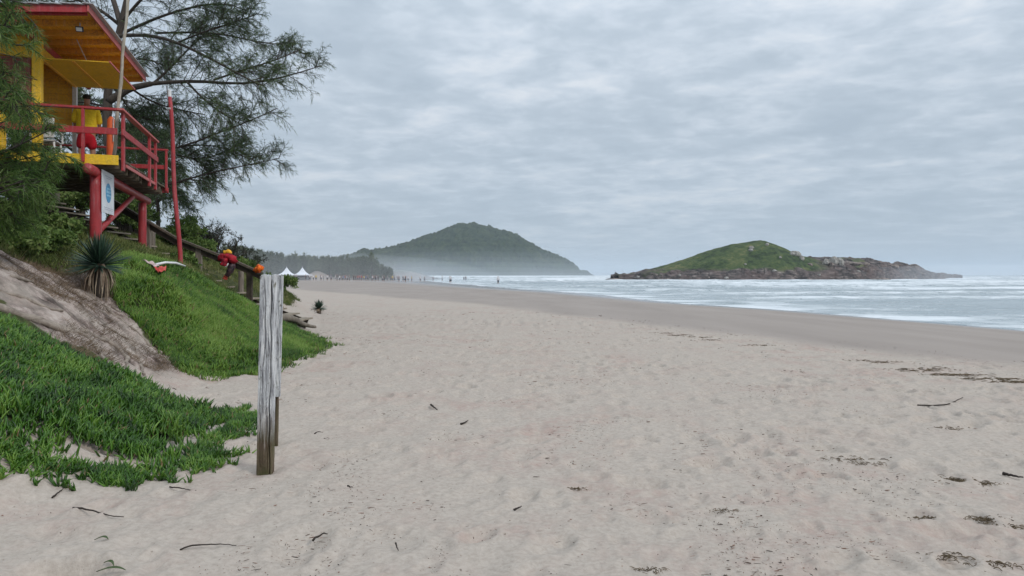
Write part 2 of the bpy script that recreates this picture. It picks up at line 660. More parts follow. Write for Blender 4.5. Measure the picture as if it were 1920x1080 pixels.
def ground():
    ys = [2.0]
    while ys[-1] < 26:
        ys.append(ys[-1] * 1.0034)
    while ys[-1] < 13000:
        ys.append(ys[-1] * 1.014)
    ys = np.array(ys) - 6.0
    a = np.linspace(-0.62, 0.62, 760)
    b = np.linspace(0.62, 3.2, 110)[1:]
    us = np.concatenate([-b[::-1], a, b])
    U, Y = np.meshgrid(us, ys)
    X = U * (Y + 7.0)
    Z = Hs(X, Y)
    d = np.interp(Y, TOE_Y, TOE_X) - X
    edge = np.interp(Y, DR_Y, DR_X) + 0.7 * fbm(X * 0.5, Y * 0.5, 21, 2) + 0.5 * fbm(X * 0.13, Y * 0.13, 29, 2)
    dryness = sstep(-0.9, 1.1, edge - X)
    near = 1 - sstep(22, 45, Y)
    slope = sstep(0.3, 1.5, d)
    fp = footprints(X, Y)
    rough = 0.55 + 0.75 * vnoise(X * 0.5, Y * 0.5, 44)
    Z = Z + near * dryness * (1 - 0.8 * slope) * fp * rough
    Z = Z + near * dryness * 0.010 * fbm(X * 3.5, Y * 3.5, 55, 4)
    Z = Z + near * slope * 0.035 * fbm(X * 5, Y * 5, 57, 4)
    bare = slope * (Y > 8) * (Y < 13.5)
    Z = Z + bare * (0.05 * np.abs(fbm(X * 2.2 + Y * 1.2, Y * 4.5, 58, 4)) + 0.022 * fbm(X * 13, Y * 13, 59, 3))
    # hollow dug in the sand in the lower left corner
    for hx, hy, rx, ry, dep in ((-2.42, 3.70, 0.24, 0.12, 0.14), (-2.55, 3.95, 0.1, 0.08, 0.03), (-1.95, 4.15, 0.28, 0.12, 0.02)):
        q = ((X - hx) / rx) ** 2 + ((Y - hy) / ry) ** 2
        Z = Z - dep * np.exp(-q * 1.2) + dep * 0.25 * np.exp(-((np.sqrt(q) - 1.4) / 0.4) ** 2)
    for bx, by in ((-2.02, 5.58), (-2.24, 6.45)):
        r_ = np.hypot(X - bx, Y - by)
        Z = Z + 0.022 * np.exp(-((r_ - 0.17) / 0.08) ** 2) * (0.5 + vnoise(X * 9, Y * 9, 3)) - 0.018 * np.exp(-(r_ / 0.1) ** 2)
    # masks
    jx, jy = X + 0.18 * fbm(X * 3, Y * 3, 91, 3), Y + 0.18 * fbm(X * 3, Y * 3, 92, 3)
    inA = in_poly(jx + 0.5, jy - 0.4, POLY_A)
    inB = in_poly(jx, jy, POLY_B)
    cover = (inA | inB | (scrub_mask(X, Y) & (Y > 8)) | (fore_scrub(X, Y) & (Y < 8))).astype(float)
    far = sstep(225, 260, Y) * (1 - sstep(340, 420, Y))
    cover = np.maximum(cover, far * (d > 4))
    dune = np.exp(-((X + 52) / 11) ** 2 - ((Y - 310) / 20) ** 2)
    cover = np.maximum(cover, sstep(0.45, 0.7, dune))
    gully = sstep(0.3, 1.0, d) * (1 - cover) * (Y > 6) * (Y < 16)
    bsea = np.interp(Y, SH_Y, SH_X) - X
    wet = 1 - sstep(0.2, 1.0, bsea / np.interp(Y, [0, 30, 80, 200], [2.0, 2.5, 9, 30]))
    damp = 1 - dryness
    me = np_mesh(np.stack([X, Y, Z], -1).reshape(-1, 3), _grid(len(ys), len(us)),
                 dict(cover=cover, gully=gully, wet=wet, damp=damp))
    m = NM('sand', 0.95, 0.15)
    m.lk(m.math('ADD', 0.15, m.math('MULTIPLY', m.attr('wet'), 0.5)), m.b.inputs['Specular IOR Level'])
    fine = m.noise(420, 2, 0.7)
    mid = m.noise(26, 5, 0.65)
    big = m.noise(1.1, 5, 0.6)
    huge = m.noise(0.22, 3, 0.5)
    c = m.ramp(mid, [(0.3, (0.35, 0.303, 0.257)), (0.5, (0.418, 0.364, 0.312)), (0.7, (0.47, 0.412, 0.355))])
    # pinkish shell grit gathers in patches
    pk = m.math('MULTIPLY', m.ramp(big, [(0.46, 0.0), (0.6, 1.0)]), m.ramp(m.noise(9, 4, 0.7), [(0.4, 0.2), (0.62, 1.0)]))
    pk = m.math('MULTIPLY', pk, m.ramp(huge, [(0.42, 0.25), (0.6, 1.0)]))
    c = m.mix(m.math('MULTIPLY', pk, 0.6), c, (0.37, 0.25, 0.215))
    # scattered dark specks (bark crumbs, shell bits)
    vo = m.node('ShaderNodeTexVoronoi')
    vo.inputs['Scale'].default_value = 15
    m.lk(m.coord(), vo.inputs['Vector'])
    sp = m.math('MULTIPLY', m.ramp(vo.outputs['Distance'], [(0.06, 1.0), (0.13, 0.0)]), m.ramp(m.noise(5, 3, 0.6), [(0.5, 0.0), (0.62, 0.8)]))
    c = m.mix(sp, c, (0.12, 0.09, 0.07))
    c = m.mix(m.math('MULTIPLY', m.ramp(fine, [(0.35, 1.0), (0.5, 0.0)]), 0.22), c, (0.25, 0.2, 0.17))
    damp_c = m.ramp(m.noise(0.35, 4, 0.6, m.coord('Object', (1, 0.25, 1))), [(0.3, (0.265, 0.225, 0.195)), (0.7, (0.325, 0.278, 0.243))])
    c = m.mix(m.attr('damp'), c, damp_c)
    c = m.mix(m.attr('wet'), c, (0.19, 0.165, 0.15))
    gn = m.noise(2.3, 6, 0.7, m.coord('Object', (1.0, 1.5, 1.5), (0, 0, 0.6)))
    gc = m.ramp(gn, [(0.40, (0.04, 0.028, 0.024)), (0.47, (0.13, 0.095, 0.083)), (0.52, (0.28, 0.22, 0.195)), (0.6, (0.42, 0.355, 0.315))])
    c = m.mix(m.math('MULTIPLY', m.attr('gully'), m.ramp(m.noise(0.9, 4, 0.6), [(0.42, 1.0), (0.6, 0.35)])), c, gc)
    soil = m.ramp(m.noise(7, 5, 0.7), [(0.35, (0.028, 0.04, 0.014)), (0.55, (0.07, 0.075, 0.03)), (0.75, (0.16, 0.125, 0.08))])
    c = m.mix(m.attr('cover'), c, soil)
    m.color(c)
    r = m.math('SUBTRACT', 0.95, m.math('MULTIPLY', m.attr('damp'), 0.25))
    r = m.math('SUBTRACT', r, m.math('MULTIPLY', m.attr('wet'), 0.53))
    m.rough(r)
    hgt = m.math('ADD', m.math('MULTIPLY', m.noise(60, 5, 0.7), 0.5), m.math('MULTIPLY', m.noise(14, 4, 0.65), 1.2))
    hgt = m.math('MULTIPLY', hgt, m.math('SUBTRACT', 1.0, m.math('MULTIPLY', m.attr('damp'), 0.9)))
    m.bump(hgt, 0.55, 0.02)
    o = link('sand_beach', me, m.m, smooth=True)
    tag(o, kind='structure')
    return o


def _grid(nr, nc):
    i = np.arange(nr * nc).reshape(nr, nc)
    return np.stack([i[:-1, :-1], i[:-1, 1:], i[1:, 1:], i[1:, :-1]], -1).reshape(-1, 4)


ground()


# ------------------------------------------------------------------ sea
def sea():
    ys = [11.0]
    while ys[-1] < 60:
        ys.append(ys[-1] * 1.006)
    while ys[-1] < 600:
        ys.append(ys[-1] * 1.0032)
    while ys[-1] < 13000:
        ys.append(ys[-1] * 1.02)
    ys = np.array(ys)
    t = np.concatenate([np.linspace(0, 1, 420) ** 1.25 * 1.0, np.linspace(1, 5, 40)[1:]])
    T, Y = np.meshgrid(t, ys)
    X0 = np.interp(Y, SH_Y, SH_X)
    n1 = fbm(Y * 0.11 + 3, Y * 0 + 1.5, 3, 3)
    X0 = X0 - 0.5 - 1.3 * n1 * np.clip(Y / 60, 0.4, 3)
    X = X0 + T * (Y * 1.1 + 18)
    b = X - np.interp(Y, SH_Y, SH_X)
    Z = np.full_like(X, -0.585)
    foam = np.zeros_like(X)
    warp = 5.0 * fbm(X * 0.02, Y * 0.02, 13, 3)
    off = sstep(2, 16, b)
    # swell lines rolling in, broken along their length
    rng2 = np.random.default_rng(11)
    lines = [(62, 0.28), (76, 0.34), (90, 0.5), (104, 0.42), (121, 0.7), (139, 0.55), (160, 0.8), (184, 0.9), (212, 1.0), (246, 1.0), (288, 1.2), (335, 1.1), (395, 1.3), (470, 1.4), (560, 1.4)]
    for k, (yc, amp) in enumerate(lines):
        ph = yc + 0.10 * (X - 40) + 0.05 * yc * fbm(X * 0.012 + k * 3.3, X * 0 + k, 40 + k, 3) * 1.6 + warp * 0.3
        w = 0.014 * yc + 0.7
        dd = (Y - ph) / w
        seg = sstep(-0.35, 0.35, fbm(X * 0.02 * 60 / yc + k * 7.7, Y * 0 + k * 2.1, 70 + k, 3) + 0.0)
        prof = np.where(dd < 0, np.exp(-(dd / 0.6) ** 2), np.exp(-(dd / 1.9) ** 2))
        A = amp * (0.35 + 0.65 * seg) * off * 0.62
        Z = Z + A * prof
        fl = seg * np.exp(-((dd - 0.6) / 1.7) ** 2) * (0.55 + 0.45 * vnoise(X * 0.6, Y * 0.6, 5))
        foam = np.maximum(foam, 0.8 * fl * off)
        foam = np.maximum(foam, 0.38 * seg * np.exp(-np.maximum(dd, 0) / 9) * (dd > 0) * off)
    # far breakers along the foot of the hill
    for yc in (620, 760, 900, 1080):
        dd = (Y - yc - 0.02 * X) / 22
        foam = np.maximum(foam, np.exp(-dd * dd) * (0.6 + 0.4 * vnoise(X * 0.03, Y * 0.03, 8)) * (X < 260))
        Z = Z + 0.8 * np.exp(-dd * dd) * (X < 400) * off
    chop = 0.05 * fbm(X * 0.7, Y * 1.1, 15, 4) * sstep(0, 8, b) + 0.16 * fbm(X * 0.14, Y * 0.3, 17, 3) * off
    Z = Z + chop
    # bubbly swash along the shore and around the island
    sw = np.exp(-np.maximum(b - 1.0, 0) / (6 + Y * 0.08))
    foam = np.maximum(foam, sw * (0.45 + 0.5 * fbm(X * 0.25, Y * 0.35, 19, 3)))
    isl = np.exp(-((Y - 246) / 10) ** 2) * (X > 34) * (X < 150)
    foam = np.maximum(foam, 0.55 * isl * vnoise(X * 0.2, Y * 0.2, 23))
    isr = np.exp(-((Y - (272 + (X - 120) * 0.75)) / 16) ** 2) * (X > 118) * (X < 255)
    foam = np.maximum(foam, 0.95 * isr * (0.4 + 0.6 * vnoise(X * 0.15, Y * 0.15, 25)))
    right = sstep(20, 60, b) * (1 - sstep(330, 700, Y)) * sstep(60, 110, Y)
    foam = np.maximum(foam, right * (0.42 + 0.6 * fbm(X * 0.05, Y * 0.11, 27, 4)))
    # the sheet dips under the sand at its edge
    Z = Z - 0.06 * (1 - sstep(-2.5, 0.5, b)) 
    Z[:, 0] -= 0.3
    me = np_mesh(np.stack([X, Y, Z], -1).reshape(-1, 3), _grid(len(ys), len(t)), dict(foam=foam))
    m = NM('sea_water', 0.22, 0.5)
    st = m.coord('Object', (0.35, 1.0, 1.0), (0, 0, 0.12))
    n1 = m.noise(1.6, 6, 0.68, st, 0.5)
    n2 = m.noise(0.16, 4, 0.6, st)
    lace = m.noise(0.75, 7, 0.74, m.coord('Object', (0.5, 1, 1)), 1.2)
    f = m.math('ADD', m.attr('foam'), m.math('MULTIPLY', m.math('SUBTRACT', lace, 0.5), 1.5))
    fm = m.ramp(f, [(0.2, 0.0), (0.38, 0.4), (0.62, 1.0)])
    water = m.ramp(n2, [(0.3, (0.20, 0.25, 0.265)), (0.7, (0.30, 0.35, 0.365))])
    m.color(m.mix(fm, water, (0.66, 0.695, 0.715)))
    m.rough(m.math('ADD', 0.2, m.math('MULTIPLY', fm, 0.6)))
    h = m.math('ADD', m.math('MULTIPLY', n1, 0.7), m.math('MULTIPLY', m.noise(5.0, 5, 0.7, st), 0.25))
    m.bump(h, 0.75, 0.12)
    o = link('sea_water', me, m.m, smooth=True)
    tag(o, kind='structure')


sea()


# ------------------------------------------------------------------ far wooded hill
def hill():
    prof_px = np.array([560, 600, 640, 660, 680, 713, 740, 773, 800, 827, 840, 860, 887, 900, 927, 947, 967, 993, 1020, 1047, 1070, 1077, 1084, 1100, 1107, 1114])
    prof_py = np.array([505, 498, 488, 482, 475, 469, 468, 457, 445, 438, 431, 425, 420.5, 425, 431, 432, 440, 457, 472, 482, 493, 500, 507, 508.5, 513, 519])
    Yr = 1650.0
    xs = (prof_px - 960) / 1280 * Yr
    zs = (515 - prof_py) / 1280 * Yr + 1.6
    x = np.linspace(xs[0], xs[-1], 560)
    s = np.linspace(-1, 1, 230)
    X, S = np.meshgrid(x, s)
    rz = np.interp(X, xs, zs)
    half = 70 + 2.6 * np.maximum(rz, 0)
    Y = Yr + S * half + 60 * fbm(X * 0.006, S * 1.5, 4, 2) * (1 - abs(S))
    shape = np.cos(np.clip(abs(S), 0, 1) * math.pi / 2) ** 0.8
    # spurs and hollows running down the face
    spur = 1 + 0.22 * fbm(X * 0.013, S * 1.3, 31, 3) * np.clip(abs(S) * 3, 0, 1)
    Z = -1.5 + (rz + 1.5) * shape * spur
    can = np.abs(fbm(X * 0.11, Y * 0.11, 51, 2)) * 7 + 4.0 * fbm(X * 0.3, Y * 0.3, 52, 2) + 5 * fbm(X * 0.04, Y * 0.04, 54, 2)
    Z = Z + can * sstep(2, 16, Z)
    me = np_mesh(np.stack([X, Y, Z], -1).reshape(-1, 3), _grid(len(s), len(x)))
    m = NM('wooded_hill', 0.95, 0.1)
    n = m.noise(0.045, 7, 0.72)
    c = m.ramp(n, [(0.34, (0.012, 0.024, 0.012)), (0.5, (0.03, 0.05, 0.022)), (0.66, (0.062, 0.082, 0.034))])
    # old clearing of paler grass on the right shoulder
    cl = m.noise(0.011, 4, 0.6, m.coord('Object', (1, 1, 2.4)))
    c = m.mix(m.ramp(cl, [(0.62, 0.0), (0.7, 0.6)]), c, (0.12, 0.135, 0.06))
    m.color(c)
    m.bump(m.noise(0.22, 5, 0.75), 0.9, 4.0)
    tag(link('hill', me, m.m, smooth=False), kind='structure')
    return x, rz


hill()


# ------------------------------------------------------------------ rocky island off the beach
def island_Yc(px):
    return np.interp(px, [1100, 1550, 1800], [286, 292, 380])


ISL_PX = np.array([1150, 1160, 1180, 1205, 1228, 1257, 1295, 1328, 1370, 1403, 1424, 1449, 1466, 1487, 1512, 1562, 1603, 1624, 1649, 1662, 1682, 1703, 1720, 1740, 1760, 1775, 1786])
ISL_PY = np.array([528, 524, 518, 509.6, 503, 495, 482.5, 470, 459.6, 453, 451, 459.6, 468, 478, 483, 482.5, 484, 486.7, 493, 497, 494, 497, 505, 512.5, 516.7, 521, 524])


def island_z(px, T, rock_only=False):
    Yc = island_Yc(px)
    top = 1.6 + (515 - np.interp(px, ISL_PX, ISL_PY)) / 1280 * Yc
    hw = np.interp(px, [1140, 1200, 1424, 1550, 1650, 1800], [10, 22, 34, 30, 20, 8])
    X = (px - 960) / 1280 * Yc
    Y = Yc + T * hw
    a = np.clip(abs(T), 0, 1)
    shape = np.cos(a * math.pi / 2) ** 0.9
    apron = np.interp(px, [1140, 1180, 1300, 1500, 1600, 1640, 1800], [0.6, 1.3, 1.9, 2.6, 2.6, 1.4, 0.6])
    Z = -1.4 + (top + 1.4) * shape
    ap = -1.4 + (apron + 1.8) * sstep(1.0, 0.86, a)
    Z = np.maximum(Z, ap)
    rock = np.clip(1 - sstep(3.0, 4.6, Z + 1.5 * fbm(X * 0.12, Y * 0.12, 3, 3)), 0, 1)
    rock = np.maximum(rock, sstep(1488, 1530, px + 18 * fbm(X * 0.1, Y * 0.1, 6, 3) - 0 * Y))
    moss = sstep(0.05, 0.3, fbm(X * 0.07 + 2, Y * 0.07, 91, 3)) * (Z > 0.5 * top) * (px < 1600)
    rock = rock * (1 - 0.8 * moss)
    blk = np.abs(fbm(X * 0.16, Y * 0.2, 12, 3)) * 2 - 0.35
    step = fbm(X * 0.5, Y * 0.5, 14, 3)
    cr = np.abs(fbm(X * 0.33 + Z * 0.1, Y * 0.33, 18, 2))
    Z = Z + rock * (1.3 * blk + 0.45 * step - 0.7 * (cr < 0.07)) * sstep(-1.2, 0.8, Z) * np.where(a < 0.12, 0.4, 1.0)
    Z = Z + (1 - rock) * (0.35 * fbm(X * 0.3, Y * 0.3, 16, 4) + 0.25 * np.abs(fbm(X * 0.9, Y * 0.9, 17, 2)))
    return X, Y, Z, rock


def island():
    px = np.linspace(1152, 1786, 760)
    t = np.linspace(-1, 1, 230)
    PX, T = np.meshgrid(px, t)
    X, Y, Z, rock = island_z(PX, T)
    me = np_mesh(np.stack([X, Y, Z], -1).reshape(-1, 3), _grid(len(t), len(px)), dict(rock=rock))
    m = NM('island_ground', 0.9, 0.2)
    n = m.noise(0.35, 7, 0.72)
    n2 = m.noise(0.09, 4, 0.6)
    grass = m.ramp(m.math('ADD', m.math('MULTIPLY', n, 0.6), m.math('MULTIPLY', n2, 0.4)),
                   [(0.40, (0.022, 0.036, 0.016)), (0.47, (0.05, 0.078, 0.028)), (0.54, (0.085, 0.108, 0.038)), (0.62, (0.16, 0.15, 0.07))])
    rk = m.ramp(m.noise(0.5, 8, 0.75, m.coord('Object', (0.6, 0.6, 2.0))),
                [(0.38, (0.028, 0.025, 0.025)), (0.48, (0.075, 0.065, 0.062)), (0.56, (0.145, 0.12, 0.11)), (0.66, (0.32, 0.27, 0.24))])
    pink = m.ramp(m.noise(0.14, 3, 0.6), [(0.45, 0.0), (0.62, 0.5)])
    rk = m.mix(pink, rk, (0.15, 0.105, 0.095))
    m.color(m.mix(m.attr('rock'), grass, rk))
    m.bump(m.noise(1.2, 6, 0.75), 0.8, 0.6)
    tag(link('island', me, m.m, smooth=False), kind='structure')
    # boulders
    rockm = NM('pale_rock', 0.9, 0.2)
    nn = rockm.noise(0.9, 7, 0.75)
    rockm.color(rockm.ramp(nn, [(0.32, (0.09, 0.08, 0.075)), (0.5, (0.30, 0.28, 0.25)), (0.66, (0.46, 0.44, 0.40))]))
    rockm.bump(rockm.noise(2.0, 5, 0.7), 0.8, 0.25)
    pk = NM('pink_rock', 0.9, 0.2)
    nn = pk.noise(0.7, 7, 0.75)
    pk.color(pk.ramp(nn, [(0.36, (0.05, 0.042, 0.04)), (0.5, (0.17, 0.14, 0.125)), (0.66, (0.36, 0.30, 0.26))]))
    pk.bump(pk.noise(2.0, 5, 0.7), 0.8, 0.25)

    def boulder(pxl, tt, r, sq, mat, seed, label, group='boulders on the island', lift=0.25):
        px_ = np.array([float(pxl)])
        X, Y, Z, _ = island_z(px_, np.array([float(tt)]))
        base = (X[0], Y[0], Z[0])
        import bmesh
        bm = bmesh.new()
        bmesh.ops.create_icosphere(bm, subdivisions=4, radius=1)
        V = np.array([v.co for v in bm.verts])
        rs = np.random.default_rng(seed)
        # chipped planes give a fractured outline
        for _i in range(16):
            nrm = rs.normal(size=3)
            nrm /= np.linalg.norm(nrm)
            dd = V @ nrm
            lim = rs.uniform(0.62, 0.9)
            V = V - np.maximum(dd - lim, 0)[:, None] * nrm * 0.9
        V *= 1 + 0.07 * fbm(V[:, 0:1] * 3 + seed, V[:, 1:2] * 3 + V[:, 2:3] * 2, seed, 3)
        r = r * (0.72 if r > 1.5 else 0.85) * (0.6 if 'waterline' in label else 1.0)
        V = V * np.array([r * sq[0], r * sq[1], r * sq[2]]) + np.array(base) + np.array([0, 0, r * lift])
        me = bpy.data.meshes.new('boulder')
        me.from_pydata([tuple(v) for v in V], [], [tuple(v.index for v in f.verts) for f in bm.faces])
        bm.free()
        o = link('boulder', me, mat, base=base)
        tag(o, label, 'boulder', group)

    boulder(1464, -0.45, 2.9, (1.1, 0.8, 0.8), rockm.m, 1, 'largest pale grey boulder, high on the right shoulder of the green island')
    boulder(1456, -0.50, 1.7, (1, 0.8, 0.75), rockm.m, 2, 'pale boulder leaning against the left foot of the largest grey boulder')
    boulder(1470, -0.55, 1.5, (0.8, 0.8, 1.1), rockm.m, 3, 'upright pale boulder just below the largest grey boulder')
    boulder(1389, -0.40, 1.7, (1.0, 0.8, 0.9), rockm.m, 4, 'cracked white boulder left of the middle of the grassy slope')
    boulder(1385, -0.45, 1.2, (1.2, 0.8, 0.6), rockm.m, 5, 'low white boulder at the foot of the cracked white one on the slope')
    boulder(1418, -0.37, 1.0, (1, 0.8, 1), rockm.m, 6, 'small lone pale boulder in grass between the two big white outcrops')
    boulder(1424, -0.66, 0.7, (1, 0.8, 1), rockm.m, 7, 'tiny white boulder low on the grass above the rocky shore')
    boulder(1364, -0.72, 0.6, (1, 0.8, 1), rockm.m, 8, 'tiny white boulder at the left where grass meets shore rock')
    boulder(1478, -0.66, 1.1, (1.3, 0.8, 0.8), pk.m, 9, 'rounded tan boulder on the shore rock below the largest grey boulder')
    boulder(1526, -0.58, 3.0, (0.9, 0.8, 1.25), rockm.m, 10, 'tall split grey rock where the green slope ends')
    boulder(1514, -0.55, 2.4, (0.8, 0.8, 1.2), rockm.m, 11, 'narrow grey rock on the left of the tall split rock')
    boulder(1538, -0.60, 2.8, (0.8, 0.8, 1.15), rockm.m, 12, 'dark rounded rock on the right of the tall split rock')
    boulder(1519, -0.62, 1.8, (1.0, 0.8, 0.9), pk.m, 13, 'brown boulder in front of the tall split rock')
    boulder(1560, -0.6, 3.4, (1.7, 0.8, 0.45), pk.m, 14, 'long pale pink slab lying right of the tall split rock')
    boulder(1588, -0.55, 2.6, (1.7, 0.8, 0.5), pk.m, 15, 'second pink slab, right of the long pale one')
    boulder(1655, -0.45, 3.2, (1.4, 0.8, 0.8), pk.m, 16, 'big reddish rock in the dip of the right hand ridge')
    boulder(1700, -0.4, 2.6, (1.6, 0.8, 0.8), pk.m, 17, 'reddish rock on the low ridge towards the right tip')
    rs = np.random.default_rng(5)
    spots = ['at the far left tip', 'near the left tip', 'where the left shore widens', 'under the left grass edge', 'left of the reddish band', 'in the reddish band',
             'in the middle of the shore', 'right of the shore middle', 'under the tan boulder', 'below the brown boulder', 'under the pink slabs', 'at the apron\'s right end']
    for i, s_ in enumerate(spots):
        boulder(1178 + i * 37 + rs.uniform(-8, 8), -0.88 - rs.uniform(0, 0.05), rs.uniform(0.9, 1.7), (1.4, 0.9, 0.75), pk.m if i % 2 else rockm.m, 30 + i,
                'dark wet boulder at the waterline %s' % s_, 'boulders along the island waterline', 0.1)
    # rocks awash in the surf, lower right of the island
    for i, (pxl, yy, r, lab) in enumerate(((1652, 262, 1.6, 'black rock awash in white surf right of the island apron'), (1707, 305, 1.4, 'small dark rock awash under the right hand ridge'), (1150, 262, 1.3, 'flat dark rock awash off the left tip of the island'))):
        X = (pxl - 960) / 1280 * yy
        import bmesh
        bm = bmesh.new()
        bmesh.ops.create_icosphere(bm, subdivisions=3, radius=1)
        V = np.array([v.co for v in bm.verts])
        V *= 1 + 0.25 * fbm(V[:, 0:1] * 2 + i, V[:, 1:2] * 2 + V[:, 2:3], 60 + i, 3)
        V = V * np.array([r * 2.2, r, r * 0.5]) + np.array([X, yy, -0.4])
        me = bpy.data.meshes.new('boulder')
        me.from_pydata([tuple(v) for v in V], [], [tuple(v.index for v in f.verts) for f in bm.faces])
        bm.free()
        tag(link('boulder', me, pk.m, base=(X, yy, -0.6)), lab, 'boulder', 'rocks awash around the island')


island()


# ------------------------------------------------------------------ haze and sea mist
def volume_box(name, V, F, color, dens, aniso=0.0):
    m = bpy.data.materials.new(name + '_air')
    m.use_nodes = True
    t = m.node_tree
    t.nodes.clear()
    out = t.nodes.new('ShaderNodeOutputMaterial')
    pv = t.nodes.new('ShaderNodeVolumePrincipled')
    pv.inputs['Color'].default_value = (*color, 1)
    pv.inputs['Density'].default_value = dens
    pv.inputs['Anisotropy'].default_value = aniso
    t.links.new(pv.outputs[0], out.inputs['Volume'])
    me = bpy.data.meshes.new(name)
    me.from_pydata([tuple(v) for v in V], [], F)
    o = link(name, me, m)
    tag(o, kind='stuff')
    return o


def box_vf(x0, x1, y0, y1, z0, z1):
    V = [(x, y, z) for z in (z0, z1) for x, y in ((x0, y0), (x1, y0), (x1, y1), (x0, y1))]
    return V, [(0, 3, 2, 1), (4, 5, 6, 7), (0, 1, 5, 4), (1, 2, 6, 5), (2, 3, 7, 6), (3, 0, 4, 7)]


volume_box('haze', *box_vf(-42500, 42500, -60, 13100, -9, 150), (0.80, 0.88, 0.96), 0.00013)


def mist_bank(name, c, r, dens):
    """a low bank of sea spray: long flat lens, thin at its rim"""
    import bmesh
    bm = bmesh.new()
    bmesh.ops.create_icosphere(bm, subdivisions=4, radius=1)
    V = [(v.co.x * r[0] + c[0], v.co.y * r[1] + c[1], max(v.co.z, -0.02) * r[2] + c[2]) for v in bm.verts]
    F = [tuple(v.index for v in f.verts) for f in bm.faces]
    bm.free()
    volume_box(name, V, F, (0.86, 0.9, 0.95), dens)


for _k in range(6):
    mist_bank('sea_mist', (-110 + 12 * _k, 1160, -0.3), (320 + 18 * _k, 250 + 6 * _k, 7 + 8.5 * _k), 0.00034 - 0.00004 * _k)
mist_bank('sea_mist', (-72, 198, -0.3), (70, 24, 9), 0.006)
mist_bank('sea_mist', (205, 300, -0.3), (75, 55, 6.5), 0.0035)

# ------------------------------------------------------------------ foliage templates
LEAF3 = None


def finger_leaf(seg=3, w=0.055, thick=0.05, bend=0.35):
    """fleshy three sided leaf, unit length along +z, curving towards +x"""
    V = []
    for i in range(seg):
        t = i / seg
        r = w * (0.75 + 0.5 * math.sin(math.pi * min(t + 0.15, 1))) * (1 - 0.35 * t)
        cx = bend * t * t
        for k in range(3):
            a = 2 * math.pi * k / 3 + 0.5
            V.append((cx + r * math.cos(a), r * math.sin(a), t))
    V.append((bend, 0, 1))
    Q = []
    for i in range(seg - 1):
        for k in range(3):
            Q.append((i * 3 + k, i * 3 + (k + 1) % 3, (i + 1) * 3 + (k + 1) % 3, (i + 1) * 3 + k))
    T = [((seg - 1) * 3 + k, (seg - 1) * 3 + (k + 1) % 3, seg * 3) for k in range(3)]
    return np.array(V), [np.array(Q), np.array(T)]


def blade(w=0.03, bend=0.4):
    V = np.array([(0, -w, 0), (0, w, 0), (bend * 0.25, w * 0.8, 0.5), (bend * 0.25, -w * 0.8, 0.5), (bend, 0, 1)])
    return V, [np.array([(0, 1, 2, 3)]), np.array([(3, 2, 4)])]


def normals(x, y):
    e = 0.12
    gx = (Hs(x + e, y) - Hs(x - e, y)) / (2 * e)
    gy = (Hs(x, y + e) - Hs(x, y - e)) / (2 * e)
    n = np.stack([-gx, -gy, np.ones_like(gx)], 1)
    return n / np.linalg.norm(n, axis=1, keepdims=True)


def scatter(poly, n, rg, dens=None):
    poly = np.array(poly)
    lo, hi = poly.min(0), poly.max(0)
    out = []
    got = 0
    while got < n:
        p = rg.uniform(lo, hi, (n * 2, 2))
        k = in_poly(p[:, 0], p[:, 1], [tuple(q) for q in poly])
        if dens is not None:
            k &= rg.random(len(p)) < dens(p[:, 0], p[:, 1])
        out.append(p[k])
        got += k.sum()
    return np.concatenate(out)[:n]


def leaves_on(name, pts, per, length, tV, tF, mat, rg, spread=0.8, sink=0.01, upmix=0.5, jitter=0.03, lift=None, zfun=Hs):
    pos = np.repeat(pts, per, axis=0)
    n = len(pos)
    pos = pos + rg.normal(0, jitter, pos.shape)
    z = zfun(pos[:, 0], pos[:, 1])
    nr = normals(pos[:, 0], pos[:, 1])
    up = nr * (1 - upmix) + np.array([0, 0, 1.0]) * upmix
    d = rg.normal(0, 1, (n, 3))
    d[:, 2] = np.abs(d[:, 2]) * 0.4
    d /= np.linalg.norm(d, axis=1, keepdims=True)
    dirs = up + d * spread * rg.uniform(0.3, 1.0, n)[:, None]
    L = length * rg.uniform(0.6, 1.25, n)
    P3 = np.stack([pos[:, 0], pos[:, 1], z - sink], 1)
    if lift is not None:
        P3[:, 2] += lift(pos[:, 0], pos[:, 1]) * rg.uniform(0.2, 1, n)
    V, F = instance(tV, tF, P3, frames(dirs, rg.uniform(0, 6.28, n)), L)
    return V, F


def merge(lst):
    Vs, Qs, off = [], {}, 0
    for V, Fs in lst:
        Vs.append(V)
        for f in (Fs if isinstance(Fs, list) else [Fs]):
            Qs.setdefault(f.shape[1], []).append(f + off)
        off += len(V)
    return np.concatenate(Vs), [np.concatenate(q) for q in Qs.values()]


m_ice = leaf_mat('ice_plant_leaf', [(0.014, 0.045, 0.006), (0.042, 0.12, 0.012), (0.085, 0.20, 0.02), (0.18, 0.31, 0.05)], 0.36, 0.5, 0.18, 2.2, 0.015)
m_bank = leaf_mat('bank_leaf', [(0.028, 0.075, 0.008), (0.07, 0.16, 0.015), (0.14, 0.26, 0.03), (0.23, 0.34, 0.07)], 0.45, 0.4, 0.22, 1.1, 0.03)
m_scrub = leaf_mat('scrub_leaf', [(0.045, 0.06, 0.018), (0.09, 0.125, 0.03), (0.16, 0.19, 0.055), (0.27, 0.24, 0.12)], 0.7, 0.2, 0.2, 0.9)
m_dry = leaf_mat('dry_litter', [(0.07, 0.05, 0.035), (0.16, 0.115, 0.075), (0.27, 0.2, 0.14)], 0.9, 0.1, 0.0, 2.0)


